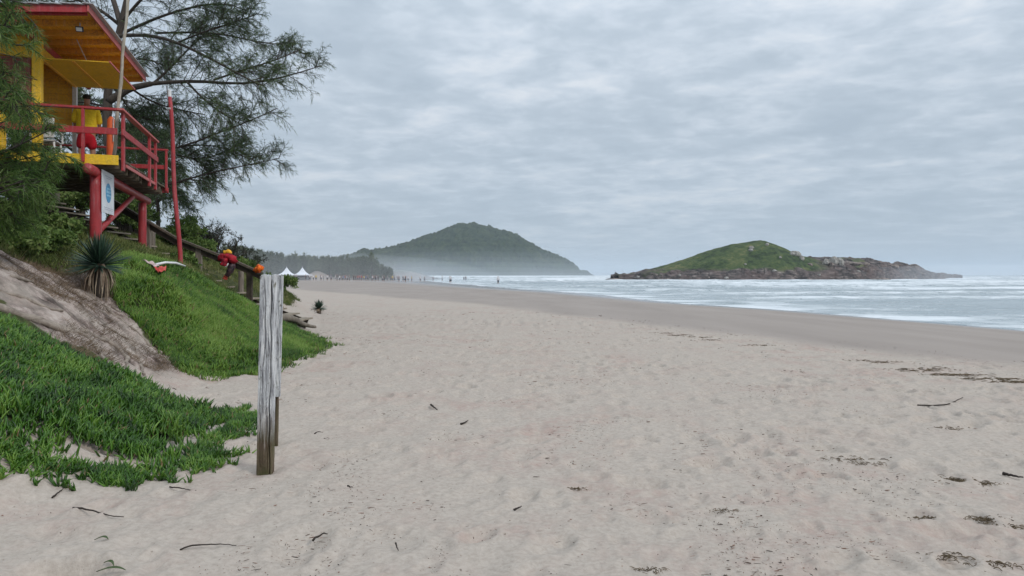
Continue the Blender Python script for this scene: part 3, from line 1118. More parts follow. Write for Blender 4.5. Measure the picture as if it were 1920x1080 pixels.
def plants():
    rg = np.random.default_rng(21)
    lift = lambda x, y: (0.07 + 0.12 * fbm(x * 1.8, y * 1.8, 41, 2)) * np.where(in_poly(x + 0.34, y - 0.22, POLY_A), 1.0, 0.2)
    # --- foreground ice plant: fat finger leaves
    tV, tF = finger_leaf(3, 0.085, 0.05, 0.34)
    gap = lambda x, y: np.clip(0.45 + 1.6 * (fbm(x * 1.9, y * 1.9, 44, 3) + 0.2) + 0.8 * sstep(-3.4, -4.6, x), 0.0, 1)
    parts = []
    rim = lambda x, y: np.where(in_poly(x + 0.32, y - 0.24, POLY_A), 1.0, np.where(fbm(x * 3.2, y * 3.2, 45, 2) > 0.02, 0.5, 0.02))
    nearp = scatter(POLY_A, 13500, rg, lambda x, y: gap(x, y) * np.where(x > -7, 1.0, 0.25) * rim(x, y))
    parts.append(leaves_on('a', nearp, 4, 0.105, tV, tF, None, rg, 0.85, 0.0, 0.55, 0.03, lift))
    # runners creeping out over the bare sand in front of the mat
    run = []
    for k in range(150):
        e = rg.integers(0, 5)
        a, b = np.array(POLY_A[e]), np.array(POLY_A[e + 1])
        if k % 2:
            a, b = np.array([-3.1, 5.55]), np.array([-4.6, 4.75])
        p = a + (b - a) * rg.random()
        ang = rg.uniform(-0.9, 0.9) + (0.1 if p[1] > 6.3 else -1.1)
        L = rg.uniform(0.06, 0.46)
        m = int(2 + L * 15)
        t = np.linspace(0, 1, m)
        q = p + np.stack([np.cos(ang + t * 0.8), np.sin(ang + t * 0.8)], 1) * (t * L)[:, None]
        run.append(q + rg.normal(0, 0.012, q.shape))
    run = np.concatenate(run)
    parts.append(leaves_on('r', run, 7, 0.085, tV, tF, None, rg, 1.05, 0.006, 0.45, 0.008))
    V, F = merge(parts)
    o = link('ice_plant', np_mesh(V, F), m_ice)
    tag(o, 'mat of deep green ice plant with finger leaves spreading onto the sand in the near left corner', 'ground cover', None, 'stuff')
    # --- stems seen in the thin places
    # --- green bank below the tower
    tV, tF = finger_leaf(2, 0.075, 0.05, 0.35)
    parts = []
    gapb = lambda x, y: np.clip(0.75 + 1.2 * fbm(x * 1.1, y * 1.1, 47, 3), 0.1, 1) * np.where((y > 15.8) & (x > -8.2), 0.3, 1.0) * np.where((x > -4.4 + 0.0 * y) & (fbm(x * 2.5, y * 2.5, 48, 2) < 0.12), 0.12, 1.0)
    pts = scatter(POLY_B, 27000, rg, gapb)
    parts.append(leaves_on('b', pts, 3, 0.125, tV, tF, None, rg, 0.9, 0.0, 0.5, 0.04, lambda x, y: (0.10 + 0.30 * fbm(x * 1.3, y * 1.3, 42, 3)) * np.where(y > 12.5, 0.35, 1.0)))
    run = []
    PB = np.array(POLY_B)
    for k in range(160):
        e = rg.integers(3, 14)
        p = PB[e] + (PB[e + 1] - PB[e]) * rg.random()
        ang = rg.uniform(-1.6, 0.3)
        L = rg.uniform(0.1, 0.5)
        t = np.linspace(0, 1, int(4 + L * 16))
        run.append(p + np.stack([np.cos(ang + t), np.sin(ang + t)], 1) * (t * L)[:, None])
    run = np.concatenate(run)
    parts.append(leaves_on('r', run, 4, 0.10, tV, tF, None, rg, 0.85, 0.008, 0.5, 0.02))
    V, F = merge(parts)
    o = link('creeping_succulent', np_mesh(V, F), m_bank)
    tag(o, 'bright green creeping plants covering the steep bank below the tower', 'ground cover', None, 'stuff')
    # --- scrub grass on the upper dune
    bV, bF = blade(0.022, 0.45)
    pts = rg.uniform((-26, 7.5), (-3, 34), (230000, 2))
    w = rg.random(len(pts)) < np.clip(1.3 - pts[:, 1] / 36, 0.15, 1)
    k = scrub_mask(pts[:, 0], pts[:, 1]) & (pts[:, 0] > -1.05 * pts[:, 1] - 1) & w & ~in_poly(pts[:, 0], pts[:, 1], POLY_B)
    k &= fbm(pts[:, 0] * 0.9, pts[:, 1] * 0.9, 49, 3) > -0.38
    d = np.interp(pts[:, 1], TOE_Y, TOE_X) - pts[:, 0]
    k &= ~((d < 3.2) & (pts[:, 1] > 19) & (pts[:, 1] < 21.5) & (rg.random(len(pts)) < 0.7))
    k &= ~((pts[:, 1] > 17.2) & (pts[:, 1] < 20.0) & (rg.random(len(pts)) < 0.85))
    pts = pts[k]
    parts = [leaves_on('s', pts, 2, 0.17, bV, bF, None, rg, 0.8, 0.0, 0.75, 0.05, lambda x, y: 0.05 + 0.12 * np.maximum(fbm(x * 0.9, y * 0.9, 50, 3), 0))]
    tV2, tF2 = finger_leaf(2, 0.09, 0.05, 0.3)
    pts2 = pts[rg.random(len(pts)) < 0.45]
    parts.append(leaves_on('s2', pts2, 3, 0.10, tV2, tF2, None, rg, 1.0, 0.0, 0.6, 0.08, lambda x, y: 0.04 + 0.22 * np.maximum(fbm(x * 0.8, y * 0.8, 53, 3), 0)))
    V, F = merge(parts)
    o = link('dune_scrub', np_mesh(V, F), m_scrub)
    tag(o, 'mixed olive grass and low scrub over the upper dune around the stairs', 'scrub', None, 'stuff')
    # --- dry litter and dead stems in the gully
    lV, lF = blade(0.012, 0.12)
    pts = rg.uniform((-10, 7.8), (-4.3, 13), (70000, 2))
    d = np.interp(pts[:, 1], TOE_Y, TOE_X) - pts[:, 0]
    k = (d > 0.6) & ~in_poly(pts[:, 0], pts[:, 1], POLY_B) & ~in_poly(pts[:, 0], pts[:, 1], POLY_A) & (fbm(pts[:, 0] * 1.3, pts[:, 1] * 1.3, 81, 3) - 0.06 + 0.35 * fbm(pts[:, 0] * 5, pts[:, 1] * 5, 82, 2) > 0.06)
    pts = pts[k]
    V, F = leaves_on('l', pts, 1, 0.13, lV, lF, None, rg, 3.5, -0.004, 0.1, 0.03)
    o = link('leaf_litter', np_mesh(V, F), m_dry)
    tag(o, 'brown needles and dead stems strewn down the eroded sandy gully', 'leaf litter', None, 'stuff')


plants()


# ------------------------------------------------------------------ she-oak trees with fine drooping needles
m_bark = wood_mat('bark', (0.045, 0.036, 0.03), (0.11, 0.09, 0.075), (3, 3, 0.6), 5)
m_needle = leaf_mat('needle', [(0.024, 0.05, 0.02), (0.05, 0.09, 0.034), (0.09, 0.14, 0.055), (0.14, 0.19, 0.08)], 0.6, 0.25, 0.22, 1.0)
m_needle_near = leaf_mat('needle_near', [(0.024, 0.055, 0.012), (0.055, 0.115, 0.022), (0.11, 0.19, 0.04), (0.18, 0.26, 0.07)], 0.55, 0.3, 0.25, 1.6)


def resample(p, k):
    p = np.asarray(p, float)
    seg = np.r_[0, np.cumsum(np.linalg.norm(np.diff(p, axis=0), axis=1))]
    t = np.linspace(0, seg[-1], k)
    # smooth a little
    q = np.stack([np.interp(t, seg, p[:, i]) for i in range(3)], 1)
    for _ in range(2):
        q[1:-1] = 0.25 * q[:-2] + 0.5 * q[1:-1] + 0.25 * q[2:]
    return q


def sub_branches(PL, n, length, rg, K=6, t0=0.15, fwd=0.75, side=0.9, up=0.05, droop=0.25, wig=0.06, taper=0.45):
    """children growing from every polyline of PL (N,K0,3)"""
    N, K0, _ = PL.shape
    t = rg.uniform(t0, 1.0, (N, n)) * (K0 - 1)
    i = np.minimum(t.astype(int), K0 - 2)
    f = (t - i)[..., None]
    rows = np.arange(N)[:, None]
    A, B = PL[rows, i], PL[rows, i + 1]
    base = A + (B - A) * f
    tan = B - A
    tan /= np.linalg.norm(tan, axis=-1, keepdims=True) + 1e-9
    rnd = rg.normal(0, 1, tan.shape)
    rnd -= tan * np.sum(rnd * tan, -1, keepdims=True)
    rnd /= np.linalg.norm(rnd, axis=-1, keepdims=True) + 1e-9
    d = tan * fwd + rnd * side + np.array([0, 0, up])
    d /= np.linalg.norm(d, axis=-1, keepdims=True)
    L = length * rg.uniform(0.55, 1.2, (N, n)) * (1 - taper * t / (K0 - 1))
    s = np.linspace(0, 1, K)
    out = base[:, :, None, :] + d[:, :, None, :] * (L[..., None] * s)[..., None]
    out[..., 2] -= (L[..., None] * s ** 2) * droop
    w = rg.normal(0, 1, out.shape) * (wig * L[..., None] * s)[..., None]
    out = out + np.cumsum(w, axis=2) * 0.5
    return out.reshape(N * n, K, 3)


def needles(PL, n, length, width, rg, spread=0.7, droop=0.35, t0=0.1):
    N, K, _ = PL.shape
    t = rg.uniform(t0, 1.0, (N, n)) * (K - 1)
    i = np.minimum(t.astype(int), K - 2)
    f = (t - i)[..., None]
    rows = np.arange(N)[:, None]
    A, B = PL[rows, i], PL[rows, i + 1]
    base = (A + (B - A) * f).reshape(-1, 3)
    tan = (B - A).reshape(-1, 3)
    tan /= np.linalg.norm(tan, axis=1, keepdims=True) + 1e-9
    d = tan + rg.normal(0, spread, tan.shape)
    d[:, 2] -= droop
    d /= np.linalg.norm(d, axis=1, keepdims=True)
    L = (length * rg.uniform(0.6, 1.25, len(d)))[:, None]
    side = np.cross(d, rg.normal(0, 1, d.shape))
    side /= np.linalg.norm(side, axis=1, keepdims=True) + 1e-9
    tip = base + d * L
    tip[:, 2] -= 0.12 * L[:, 0]
    mid = base + d * L * 0.5
    V = np.stack([base - side * width * 0.5, base + side * width * 0.5, mid + side * width * 0.45, tip, mid - side * width * 0.45], 1)
    F = np.arange(len(base) * 5).reshape(-1, 5)
    return V.reshape(-1, 3), F


def lump(V, name, mat, parent, F):
    return link(name, np_mesh(V, F), mat, parent)


def she_oak(name, base, trunk, limbs, label, cat='tree', group=None, spec=None, needle_mat=None, seed=1):
    """limbs: list of (polyline pts, r0, r1, weight)"""
    s = dict(n2=22, l2=1.3, n3=9, l3=0.5, n4=14, ln=0.16, wn=0.010, droop=0.3)
    s.update(spec or {})
    rg = np.random.default_rng(seed)
    root = empty(name, base)
    tag(root, label, cat, group)
    mb = MB()
    for pts, r0, r1 in trunk:
        q = resample(pts, 12)
        mb.tube(q, list(np.linspace(r0, r1, 12)), 12, wob=0.05)
    mb.build('trunk', m_bark, root, smooth=True)
    K = 10
    PL = np.stack([resample(l[0], K) for l in limbs])
    rad = np.stack([np.linspace(l[1], l[2], K) for l in limbs])
    V1, F1 = multi_tube(PL, rad, 7)
    P2 = sub_branches(PL, s['n2'], s['l2'], rg, K=7, t0=0.12, fwd=0.8, side=0.85, up=0.1, droop=s['droop'])
    V2, F2 = multi_tube(P2, np.linspace(0.014, 0.004, 7)[None].repeat(len(P2), 0), 3)
    P3 = sub_branches(P2, s['n3'], s['l3'], rg, K=4, t0=0.1, fwd=0.8, side=0.8, up=0.05, droop=s['droop'])
    V3, F3 = multi_tube(P3, np.linspace(0.005, 0.002, 4)[None].repeat(len(P3), 0), 3)
    V, F = merge([(V1, F1), (V2, F2), (V3, F3)])
    link('limbs', np_mesh(V, F), m_bark, root)
    Va, Fa = needles(P3, s['n4'], s['ln'], s['wn'], rg)
    Vb, Fb = needles(P2, s['n4'], s['ln'], s['wn'], rg)
    V, F = merge([(Va, Fa), (Vb, Fb)])
    link('crown', np_mesh(V, F), needle_mat or m_needle, root)
    return root


def limb(pts, Y0, Y1, r0=0.07, r1=0.015):
    n = len(pts)
    r0 *= 0.75
    return ([P(px, py, Y0 + (Y1 - Y0) * i / (n - 1)) for i, (px, py) in enumerate(pts)], r0, r1)


def main_tree():
    b = np.array([-12.3, 22.0, float(Hs(-12.3, 22.0))])
    trunk = [([b - (0, 0, .3), P(205, 300, 22), P(196, 220, 22), P(205, 130, 22), P(228, 50, 22), P(250, -60, 22)], 0.19, 0.07),
             ([P(203, 190, 22), P(245, 165, 22), P(283, 157, 21.8)], 0.13, 0.08),
             ([P(228, 50, 22), P(200, -40, 22.5), P(170, -120, 23)], 0.09, 0.05)]
    L = [
        limb([(205, 70), (240, 63), (293, 62), (333, 80), (373, 97), (413, 120), (453, 143), (500, 165)], 22, 20.5, 0.09, 0.02),
        limb([(283, 160), (300, 147), (333, 113), (360, 85), (400, 50)], 21.8, 23, 0.06),
        limb([(283, 157), (320, 153), (400, 150), (447, 163), (500, 152), (560, 138), (600, 124)], 21.8, 21, 0.09, 0.012),
        limb([(350, 153), (385, 190), (420, 215), (455, 235)], 21.6, 20.5, 0.05),
        limb([(400, 150), (460, 130), (520, 112), (565, 92)], 21.6, 22.4, 0.045),
        limb([(235, 60), (300, 30), (370, 10), (430, 2), (462, 20)], 22, 21, 0.07),
        limb([(293, 62), (350, 60), (420, 62), (480, 80), (545, 85)], 22, 23, 0.05),
        limb([(333, 80), (380, 60), (430, 45), (478, 28)], 21.5, 21, 0.04),
        limb([(230, 40), (270, -10), (330, -50), (390, -60)], 22, 20.5, 0.07),
        limb([(228, 50), (180, 10), (110, -10), (40, -10)], 22.5, 22, 0.08),
        limb([(210, 100), (160, 60), (100, 30), (60, 10)], 23, 24, 0.06),
        limb([(200, 130), (240, 110), (280, 110), (320, 130)], 22, 24, 0.06),
        limb([(198, 200), (240, 215), (290, 225), (340, 235)], 22.3, 24, 0.06),
        limb([(198, 240), (240, 260), (290, 280), (330, 290), (367, 263), (413, 247), (460, 233), (520, 203)], 22.5, 21, 0.07, 0.012),
        limb([(300, 285), (360, 270), (420, 275), (470, 300)], 22, 22.6, 0.04),
        limb([(210, 330), (260, 360), (307, 352), (360, 330), (400, 323), (460, 310), (523, 297)], 22.5, 21.5, 0.06, 0.012),
        limb([(200, 200), (150, 190), (100, 190), (60, 200)], 22.5, 23.5, 0.05),
        limb([(330, 290), (370, 300), (410, 290), (450, 270)], 22, 23, 0.035),
        limb([(245, 165), (280, 190), (330, 205), (385, 215)], 22, 23, 0.05),
        limb([(200, 150), (235, 190), (262, 240), (280, 300)], 22.5, 23.5, 0.05),
    ]
    she_oak('she_oak', b, trunk, L, 'large she-oak with wispy drooping branches reaching over the beach behind the lifeguard tower', seed=3,
            spec=dict(n2=34, l2=1.4, n3=12, l3=0.5, n4=12, ln=0.12, wn=0.0078, droop=0.16))


def extra_trees():
    # small forked tree between tower and flagpole
    b = hit(296, 432, 20, 40)
    Y = 25.0
    b = np.array([(296 - 960) / 1280 * Y, Y, float(Hs((296 - 960) / 1280 * Y, Y))])
    tr = [([b - (0, 0, .2), P(297, 380, Y), P(288, 355, Y)], 0.09, 0.05), ([P(297, 378, Y), P(308, 360, Y), P(330, 345, Y), P(350, 335, Y)], 0.06, 0.03)]
    L = [limb([(288, 355), (280, 320), (285, 280), (300, 230)], Y, Y + .5, 0.04), limb([(350, 335), (380, 340), (400, 345)], Y, Y, 0.03),
         limb([(297, 370), (330, 372), (360, 385)], Y, Y - .6, 0.03), limb([(288, 355), (260, 350), (235, 345)], Y, Y + 1, 0.03),
         limb([(300, 320), (335, 300), (360, 290)], Y, Y + .4, 0.03)]
    she_oak('she_oak', b, tr, L, 'slim forked she-oak standing between the tower and the red flagpole', seed=8, spec=dict(n2=18, l2=0.8, n3=7, l3=0.4, n4=10, wn=0.012))
    # tree whose boughs hang in front of the tower, its trunk outside the left edge
    Yn = 9.2
    b = np.array([-8.7, Yn, float(Hs(-8.7, Yn))])
    trunk = [([b - (0, 0, .2), (-8.75, Yn, 3.0), (-8.6, Yn, 4.6), (-8.8, Yn, 6.5), (-8.7, Yn, 8.5)], 0.2, 0.1)]

    def nl(pts, y0, y1, r=0.03):
        return limb([(-250, pts[0][1] + 40)] + pts, y0, y1, r, 0.006)
    L = [nl([(-120, 30), (-40, 40), (20, 50)], 9.2, 8.8), nl([(-120, 100), (-50, 90), (10, 100), (40, 110)], 9.2, 9.6),
         nl([(-120, 210), (-60, 190), (-10, 180), (40, 190)], 9.2, 8.6), nl([(-120, 260), (-40, 240), (30, 225), (80, 205)], 9.2, 9.5),
         nl([(-100, 330), (-20, 300), (40, 270), (105, 238)], 9.2, 9.0), nl([(-100, 370), (-20, 340), (40, 320), (90, 300)], 9.2, 9.7),
         nl([(-100, 400), (-30, 370), (30, 350), (75, 340)], 9.2, 8.7), nl([(-100, 420), (-40, 400), (10, 385), (55, 375)], 9.2, 9.3),
         nl([(-100, 300), (-30, 290), (40, 275), (115, 262)], 9.2, 9.4), nl([(-100, 430), (-50, 420), (0, 412), (35, 402)], 9.2, 9.6),
         nl([(-120, 150), (-60, 140), (-10, 150), (30, 140)], 9.2, 9.0), nl([(-120, -20), (-40, -10), (30, 0), (60, 10)], 9.2, 9.2),
         nl([(-100, 350), (-30, 330), (30, 335), (70, 345)], 9.2, 9.2), nl([(-100, 250), (-30, 230), (10, 215), (50, 170)], 9.2, 9.9),
         nl([(-120, 60), (-60, 60), (-10, 70), (30, 85)], 9.2, 9.0), nl([(-120, 240), (-60, 215), (0, 200), (60, 195), (95, 200)], 9.2, 9.3),
         nl([(-120, 130), (-60, 125), (0, 130), (70, 150)], 9.2, 9.1), nl([(-100, 380), (-30, 352), (20, 338), (85, 325)], 9.2, 9.0),
         nl([(-100, 330), (-20, 312), (40, 300), (100, 285)], 9.2, 9.5), nl([(-120, 0), (-50, 10), (10, 20), (50, 30)], 9.2, 9.6),
         nl([(-100, 400), (-30, 360), (20, 345), (70, 335)], 9.2, 8.8), nl([(-100, 410), (-30, 385), (20, 370), (80, 362)], 9.2, 9.0), nl([(-100, 440), (-30, 410), (10, 400), (50, 395)], 9.2, 9.2)]
    she_oak('she_oak', b, trunk, L, 'near she-oak at the left edge, soft needles hanging over the tower railing', seed=12, needle_mat=m_needle_near,
            spec=dict(n2=10, l2=0.5, n3=6, l3=0.26, n4=16, ln=0.14, wn=0.0065, droop=0.2))
    # background crowns on the dune behind the tower
    rg = np.random.default_rng(14)
    for i, (px, py, Y, h, lab) in enumerate(((60, 300, 27, 7.5, 'dark she-oak behind the tower hut, nearest the left edge'),
                                             (150, 320, 29, 6.5, 'dark she-oak seen through the gap under the tower roof'),
                                             (262, 340, 30, 5.0, 'low she-oak filling the space behind the tower railing'))):
        x = (px - 960) / 1280 * Y
        b = np.array([x, Y, float(Hs(x, Y))])
        tr = [([b - (0, 0, .2), b + (0.1, 0, h * 0.4), b + (-0.1, 0, h)], 0.2, 0.05)]
        L = []
        for k in range(13):
            a = rg.uniform(0, 6.28)
            z0 = h * (0.2 + 0.75 * k / 13)
            r = (1 - 0.55 * k / 13) * h * 0.38
            p0 = b + (0, 0, z0)
            p1 = p0 + (math.cos(a) * r * 0.5, math.sin(a) * r * 0.5, r * 0.35)
            p2 = p0 + (math.cos(a) * r, math.sin(a) * r, r * 0.45)
            L.append(([p0, p1, p2], 0.06, 0.015))
        she_oak('she_oak', b, tr, L, lab, seed=20 + i, spec=dict(n2=16, l2=1.2, n3=8, l3=0.5, n4=10, ln=0.2, wn=0.018))


main_tree()
extra_trees()


# ------------------------------------------------------------------ lifeguard tower
m_red = paint_mat('red_paint', (0.40, 0.035, 0.04), (0.10, 0.04, 0.035), 0.55, 0.45)
m_redpost = paint_mat('red_post_paint', (0.36, 0.035, 0.04), (0.09, 0.03, 0.03), 0.45, 0.38, 2.0)
m_yel = paint_mat('yellow_paint', (0.80, 0.50, 0.02), (0.25, 0.15, 0.04), 0.45, 0.5)
m_ora = paint_mat('ochre_paint', (0.86, 0.46, 0.04), (0.25, 0.10, 0.03), 0.5, 0.55)
m_rafter = paint_mat('orange_paint', (0.70, 0.32, 0.04), (0.18, 0.06, 0.03), 0.5, 0.55)
m_pink = paint_mat('faded_red_paint', (0.50, 0.12, 0.11), (0.2, 0.07, 0.06), 0.4, 0.5)
m_deck = wood_mat('deck_wood', (0.09, 0.07, 0.05), (0.22, 0.18, 0.13), (1, 6, 6), 3)
m_grey = wood_mat('weathered_wood', (0.12, 0.10, 0.085), (0.30, 0.26, 0.21), (4, 4, 0.7), 5)
m_dark = wood_mat('dark_wood', (0.035, 0.028, 0.022), (0.10, 0.08, 0.06), (2, 2, 2), 4)
m_metal = paint_mat('galvanised_sheet', (0.45, 0.47, 0.48), (0.15, 0.1, 0.08), 0.6, 0.4)
m_white = paint_mat('white_paint', (0.72, 0.72, 0.72), (0.3, 0.28, 0.25), 0.3, 0.5)

TA = R(17)
E1 = Vector((math.cos(TA), math.sin(TA), 0))
E2 = Vector((-math.sin(TA), math.cos(TA), 0))
EZ = Vector((0, 0, 1))
TC = Vector((-8.05, 14.0, 0))
ZD = 4.03     # deck top


def L(u, v, z):
    """tower space: u to the right along the front, v to the back"""
    return TC + E1 * u + E2 * v + EZ * z


def tower():
    base = L(-2, 2, 0)
    base.z = float(Hs(base.x, base.y))
    t = empty('lifeguard_tower', base)
    tag(t, 'raised red and yellow wooden lifeguard hut on red posts standing in the dune', 'lifeguard tower')
    # posts
    def post(u, v, ztop, r=0.1):
        p = L(u, v, 0)
        g = float(Hs(p.x, p.y))
        m = MB()
        k = 9
        m.tube([(p.x, p.y, g - 0.4 + (ztop - g + 0.4) * i / (k - 1)) for i in range(k)], [r * (1.06 - 0.08 * i / (k - 1)) for i in range(k)], 18)
        return m.build('post', m_redpost, t, smooth=True), g
    post(-0.46, 0.12, 3.64, 0.105)
    post(-0.46, 4.36, 3.50, 0.1)
    post(-4.2, 0.12, 3.64, 0.105)
    post(-4.2, 4.36, 3.50, 0.1)
    for u in (-0.46, -4.2):
        b = MB()
        b.tube([L(u, -0.42, 3.70), L(u, 1.0, 3.69), L(u, 2.5, 3.66), L(u, 4.95, 3.60)], [0.103, 0.1, 0.098, 0.1], 18)
        b.build('beam', m_redpost, t, smooth=True)
        g = L(u, 0.3, 0)
        zb = float(Hs(g.x, g.y)) + 0.2
        b = MB()
        b.tube([L(u, 0.16, zb), L(u, 3.3, 3.55)], [0.062, 0.058], 12)
        b.build('brace', m_redpost, t, smooth=True)
    # floor joists, ends showing past the beam
    for i in range(11):
        v = 0.12 + i * 0.45
        j = MB()
        j.beam(L(-5.6, v, 3.845), L(0.0 - 0.04 * (i % 3), v, 3.845), 0.055, 0.15)
        j.build('joist', m_deck, t, bevel=0.004)
    d = MB()
    n = 34
    for i in range(n):
        w = 4.9 / n
        v = -0.04 + (i + 0.5) * w
        d.beam(L(-5.6, v, 3.975), L(0.02 + 0.012 * math.sin(i * 5.1), v, 3.975), w - 0.012, 0.035)
    d.build('deck', m_deck, t)
    f = MB()
    f.beam(L(-5.6, -0.085, 3.93), L(0.0, -0.085, 3.93), 0.045, 0.20)
    f.build('front_fascia', m_yel, t, bevel=0.004)
    f = MB()
    f.beam(L(0.045, 0.35, 3.88), L(0.045, 3.35, 3.88), 0.03, 0.07)
    f.build('side_rail_foot', m_pink, t, bevel=0.003)
    # railing
    def rpost(u, v, z0, z1, w=0.11):
        m = MB()
        m.beam(L(u, v, z0), L(u, v, z1), w, 0.05, tuple(E1))
        m.build('railing_post', m_red, t, bevel=0.005)
    def rail(a, b, w, h, mat=m_red):
        m = MB()
        m.beam(a, b, w, h)
        m.build('railing_bar', mat, t, bevel=0.004)
    rpost(-0.62, -0.135, 3.86, 4.93, 0.075)
    rpost(-2.6, -0.135, 3.86, 4.93, 0.075)
    rpost(-4.6, -0.135, 3.86, 4.93, 0.075)
    rpost(0.045, 0.10, 3.74, 4.93, 0.13)
    rpost(0.045, 2.62, 3.74, 4.93, 0.13)
    rpost(0.045, 3.32, 3.74, 4.93, 0.13)
    rpost(0.045, 4.75, 3.86, 4.96, 0.10)
    rpost(-1.0, 4.75, 3.86, 4.96, 0.10)
    rail(L(-5.6, -0.12, 4.955), L(0.09, -0.12, 4.955), 0.11, 0.045)
    rail(L(-5.6, -0.175, 4.50), L(0.0, -0.175, 4.50), 0.03, 0.13)
    rail(L(0.055, -0.18, 4.957), L(0.055, 3.42, 4.957), 0.12, 0.045, m_pink)
    rail(L(0.09, -0.18, 4.50), L(0.09, 3.36, 4.50), 0.03, 0.13)
    rail(L(-3.2, 4.75, 4.985), L(0.09, 4.75, 4.985), 0.1, 0.045)
    rail(L(-3.2, 4.77, 4.52), L(0.0, 4.77, 4.52), 0.03, 0.11)
    rail(L(-1.0, 4.80, 3.90), L(0.09, 4.80, 3.90), 0.045, 0.14)
    # hut
    for (u, v, w) in ((-1.56, 0.35, 0.16), (-1.56, 2.72, 0.09), (-4.9, 0.35, 0.16), (-4.9, 2.72, 0.12)):
        m = MB()
        m.beam(L(u, v, 4.0), L(u, v, 6.42), w, w, tuple(E1))
        m.build('hut_post', m_yel if v < 1 else m_white, t, bevel=0.006)
    def board_wall(name, a, b, z0, z1, mat, th=0.03, horiz=True, n=None, nrm=None):
        m = MB()
        n = n or max(1, int((z1 - z0) / 0.14))
        h = (z1 - z0) / n
        for i in range(n):
            zc = z0 + (i + 0.5) * h
            m.beam(a + EZ * zc, b + EZ * zc, th + 0.004 * (i % 2), h - 0.006)
        m.build(name, mat, t)
    A = L(-1.56, 0.45, 0)
    B = L(-1.56, 2.66, 0)
    board_wall('side_wall', A, B, 6.02, 6.44, m_yel)
    board_wall('back_wall', L(-4.85, 2.76, 0), L(-1.6, 2.76, 0), 5.12, 6.44, m_ora)
    board_wall('front_wall', L(-4.85, 0.33, 0), L(-1.65, 0.33, 0), 6.0, 6.44, m_yel)
    board_wall('front_wall', L(-4.85, 0.33, 0), L(-2.1, 0.33, 0), 4.02, 4.85, m_yel)
    m = MB()
    m.beam(L(-2.45, 0.30, 5.45), L(-1.66, 0.30, 5.45), 0.03, 1.05)
    m.build('shutter', paint_mat('shutter_brown', (0.20, 0.05, 0.035), (0.06, 0.03, 0.02), 0.5), t, bevel=0.004)
    # roof
    def rz(u):
        return 6.72 + 0.10 * (u + 0.3)     # falls away to the left
    r = MB()
    U0, U1, V0, V1 = -5.6, -0.31, -0.95, 3.9
    nb = 44
    for i in range(nb):
        u0 = U0 + (U1 - U0) * i / nb
        w = (U1 - U0) / nb
        uc = u0 + w / 2
        r.beam(L(uc, V0, rz(uc) - 0.03), L(uc, V1, rz(uc) - 0.03), w - 0.007, 0.022)
    r.build('roof_boards', m_ora, t)
    c = MB()
    for i in range(30):
        w = (U1 + 0.1 - U0) / 30
        uc = U0 + (i + 0.5) * w
        c.beam(L(uc, V0 - 0.09, rz(uc) + 0.015 + 0.008 * (i % 2)), L(uc, V1 + 0.08, rz(uc) + 0.015 + 0.008 * (i % 2)), w, 0.018)
    c.build('roof_sheet', m_metal, t)
    for i in range(9):
        v = V0 + 0.08 + i * (V1 - V0 - 0.16) / 8
        m = MB()
        m.beam(L(U0, v, rz(U0) - 0.10), L(U1 - 0.04, v, rz(U1) - 0.10), 0.055, 0.115)
        m.build('rafter', m_rafter if i else m_red, t, bevel=0.003)
    m = MB()
    m.beam(L(U1 + 0.005, V0 - 0.05, rz(U1) - 0.06), L(U1 + 0.005, V1 + 0.04, rz(U1) - 0.06), 0.03, 0.13)
    m.build('side_fascia', m_pink, t, bevel=0.003)
    m = MB()
    m.beam(L(U0, V0 - 0.02, rz(U0) - 0.065), L(U1 - 0.02, V0 - 0.02, rz(U1) - 0.065), 0.03, 0.14)
    m.build('front_roof_fascia', m_red, t, bevel=0.003)
    m = MB()
    m.beam(L(-1.58, V0 + 0.1, 6.36), L(-1.58, V1, 6.36), 0.10, 0.14)
    m.build('purlin', m_red, t, bevel=0.005)
    # hatch propped open, with hinge line, battens and chain
    h = MB()
    for i in range(5):
        v = 0.37 + 2.21 * (i + 0.5) / 5
        h.beam(L(-1.52, v, 6.015), L(-0.28, v, 6.045), 2.21 / 5 - 0.008, 0.02)
    ho = h.build('hatch', m_yel, t)
    m = MB()
    m.beam(L(-0.95, 0.40, 6.010), L(-0.95, 2.55, 6.010), 0.05, 0.02)
    m.beam(L(-1.50, 0.40, 5.995), L(-1.50, 2.55, 5.995), 0.05, 0.02)
    m.build('hatch_batten', m_ora, ho)
    m = MB()
    m.beam(L(-0.265, 0.36, 6.05), L(-0.265, 2.59, 6.05), 0.018, 0.035)
    m.build('hatch_edge', m_pink, ho)
    for v in (0.75, 2.3):
        m = MB()
        p0, p1 = L(-0.75, v, 6.05), L(-0.95, v - 0.1, 6.55)
        m.tube([p0, p0.lerp(p1, 0.5) - EZ * 0.01, p1], 0.008, 5)
        m.build('chain', m_metal, t)
    # flood lamp under the eave (unlit)
    q = empty('flood_lamp', L(-0.62, -0.35, 6.44))
    q.parent = t
    q.location = Vector(L(-0.62, -0.35, 6.44)) - Vector(t.location)
    m = MB()
    m.box(L(-0.62, -0.35, 6.45), (0.13, 0.06, 0.10), (E1, (E2 * 0.9 + EZ * 0.43).normalized(), (EZ * 0.9 - E2 * 0.43).normalized()))
    hs = m.build('lamp_housing', NM('black_plastic', 0.5).color((0.02, 0.02, 0.022)).m, q, bevel=0.006)
    m = MB()
    m.box(L(-0.62, -0.385, 6.435), (0.10, 0.02, 0.07), (E1, (E2 * 0.9 + EZ * 0.43).normalized(), (EZ * 0.9 - E2 * 0.43).normalized()))
    m.build('lamp_glass', NM('lamp_glass', 0.2, 0.6).color((0.75, 0.76, 0.78)).m, q)
    m = MB()
    m.tube([L(-0.62, -0.33, 6.5), L(-0.62, -0.33, 6.58)], 0.012, 6)
    m.build('lamp_bracket', m_metal, q)


tower()


